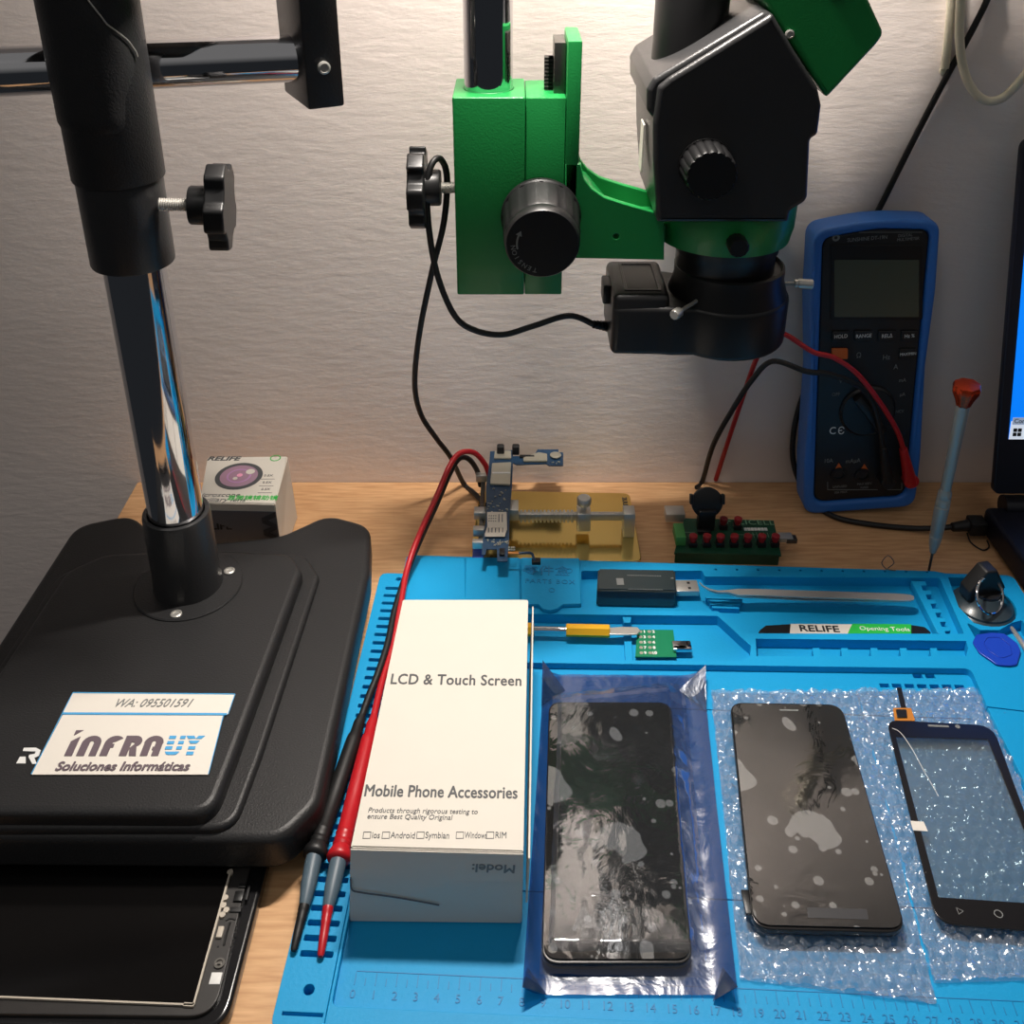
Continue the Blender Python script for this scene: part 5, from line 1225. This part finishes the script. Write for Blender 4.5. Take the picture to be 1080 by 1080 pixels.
for (a, b, w) in ((TP(-90, 1049), TP(204, 1061), .0004), (TP(204.5, 1061), TP(244, 918), .0005), (TP(194, 1060.5), TP(205, 1061), .0008)):
    a = Vector(a); b = Vector(b); d = (b-a).normalized(); n = Vector((-d.y, d.x))*w; addmesh(bm, prism([tuple(a-n), tuple(b-n), tuple(b+n), tuple(a+n)], [], tbz, tbz+.0012))
for x, r in ((238, 948), (236, 956), (239, 961), (235, 966), (243, 921)): p = TP(x, r); addmesh(bm, prism(rp(circ(*p, .0016, 7), .0002), [], tbz, tbz+.0013))
mk('glue_edge', bm, M['tabedge'], tbm, smooth=False)
def tpx(zx, zy): return (200+zx/6.167, 900+zy/6.167)
def tb_(x, r, w, d, name, m, h=.0008, zo=0):
    p = P(*tpx(x, r), tbz); bm = BM(); box(bm, (p.x-w/2, p.y-d/2, tbz-.0004), (p.x+w/2, p.y+d/2, tbz+h), .0002); return mk(name, bm, m, tbm)
tb_(320, 285, .0045, .0055, 'camera_module', M['blackp'], .0012); tb_(342, 214, .0036, .0022, 'slot', M['inkblk']); tb_(300, 370, .0055, .0026, 'slot', M['inkblk']); tb_(378, 260, .0012, .0080, 'slot', M['inkblk'])
tb_(200, 520, .0028, .0056, 'cream_contact', M['tabedge'], .0014); tb_(170, 815, .0052, .0056, 'white_sticker', M['wht'], .0004)
bm = BM(); p = P(*tpx(195, 718), tbz); lathe(bm, [(.0026, 0), (.0026, .001), (.0016, .001), (.0016, .0004), (.0008, .0004), (.0008, .0012)], frame((p.x, p.y, tbz-.0002), (0, 0, 1)), 20); mk('screw_boss', bm, M['steeld'], tbm)
for zx, zy in ((303, 475), (293, 518), (281, 560), (268, 604), (184, 606)):
    p = P(*tpx(zx, zy), tbz); bm = BM(); lathe(bm, [(.0005, 0), (.0005, .0004)], frame((p.x, p.y, tbz), (0, 0, 1)), 8); mk('vent_hole', bm, M['inkblk'], tbm)
bm = BM(); tube(bm, [P(*tpx(235, 440), tbz), P(*tpx(262, 425), tbz), P(*tpx(300, 432), tbz)], .0005, n=6); tube(bm, [P(*tpx(262, 450), tbz), P(*tpx(240, 520), tbz), P(*tpx(222, 600), tbz)], .0006, n=6); mk('inner_rib', bm, M['blackp'], tbm)

# ============================================================ LIGHTS
def area(name, loc, target, size, power, color, shape='DISK'):
    l = bpy.data.lights.new(name, 'AREA'); l.shape = shape; l.size = size; l.energy = power; l.color = color
    o = bpy.data.objects.new(name, l); COL.objects.link(o); o.location = loc
    o.rotation_euler = (Vector(target)-Vector(loc)).to_track_quat('-Z', 'Y').to_euler(); return o
l_ = area('bench_lamp', (.012, .596, .68), (.05, .47, 0), .14, 6.1, (1, .92, .84), 'RECTANGLE'); l_.data.size_y = .018
area('ceiling_lamp', (-.7, -.6, 1.9), (0, .5, .1), .4, 1.9, (1, .95, .90))
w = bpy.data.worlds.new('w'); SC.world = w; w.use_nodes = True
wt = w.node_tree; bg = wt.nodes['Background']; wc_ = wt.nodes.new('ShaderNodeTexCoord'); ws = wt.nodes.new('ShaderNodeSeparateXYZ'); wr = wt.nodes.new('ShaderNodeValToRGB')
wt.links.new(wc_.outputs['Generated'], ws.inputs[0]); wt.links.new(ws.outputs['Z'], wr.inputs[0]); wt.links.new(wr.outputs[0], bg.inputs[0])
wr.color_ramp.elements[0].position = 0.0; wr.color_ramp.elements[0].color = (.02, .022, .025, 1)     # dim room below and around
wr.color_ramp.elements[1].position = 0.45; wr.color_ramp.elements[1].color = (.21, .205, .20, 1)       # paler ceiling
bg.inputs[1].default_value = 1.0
SC.view_settings.view_transform = 'Standard'; SC.view_settings.look = 'None'; SC.view_settings.gamma = 1; SC.view_settings.exposure = 0
SC.view_settings.use_curve_mapping = False
SC.cycles.max_bounces = 10; SC.cycles.transparent_max_bounces = 16; SC.cycles.sample_clamp_indirect = 4
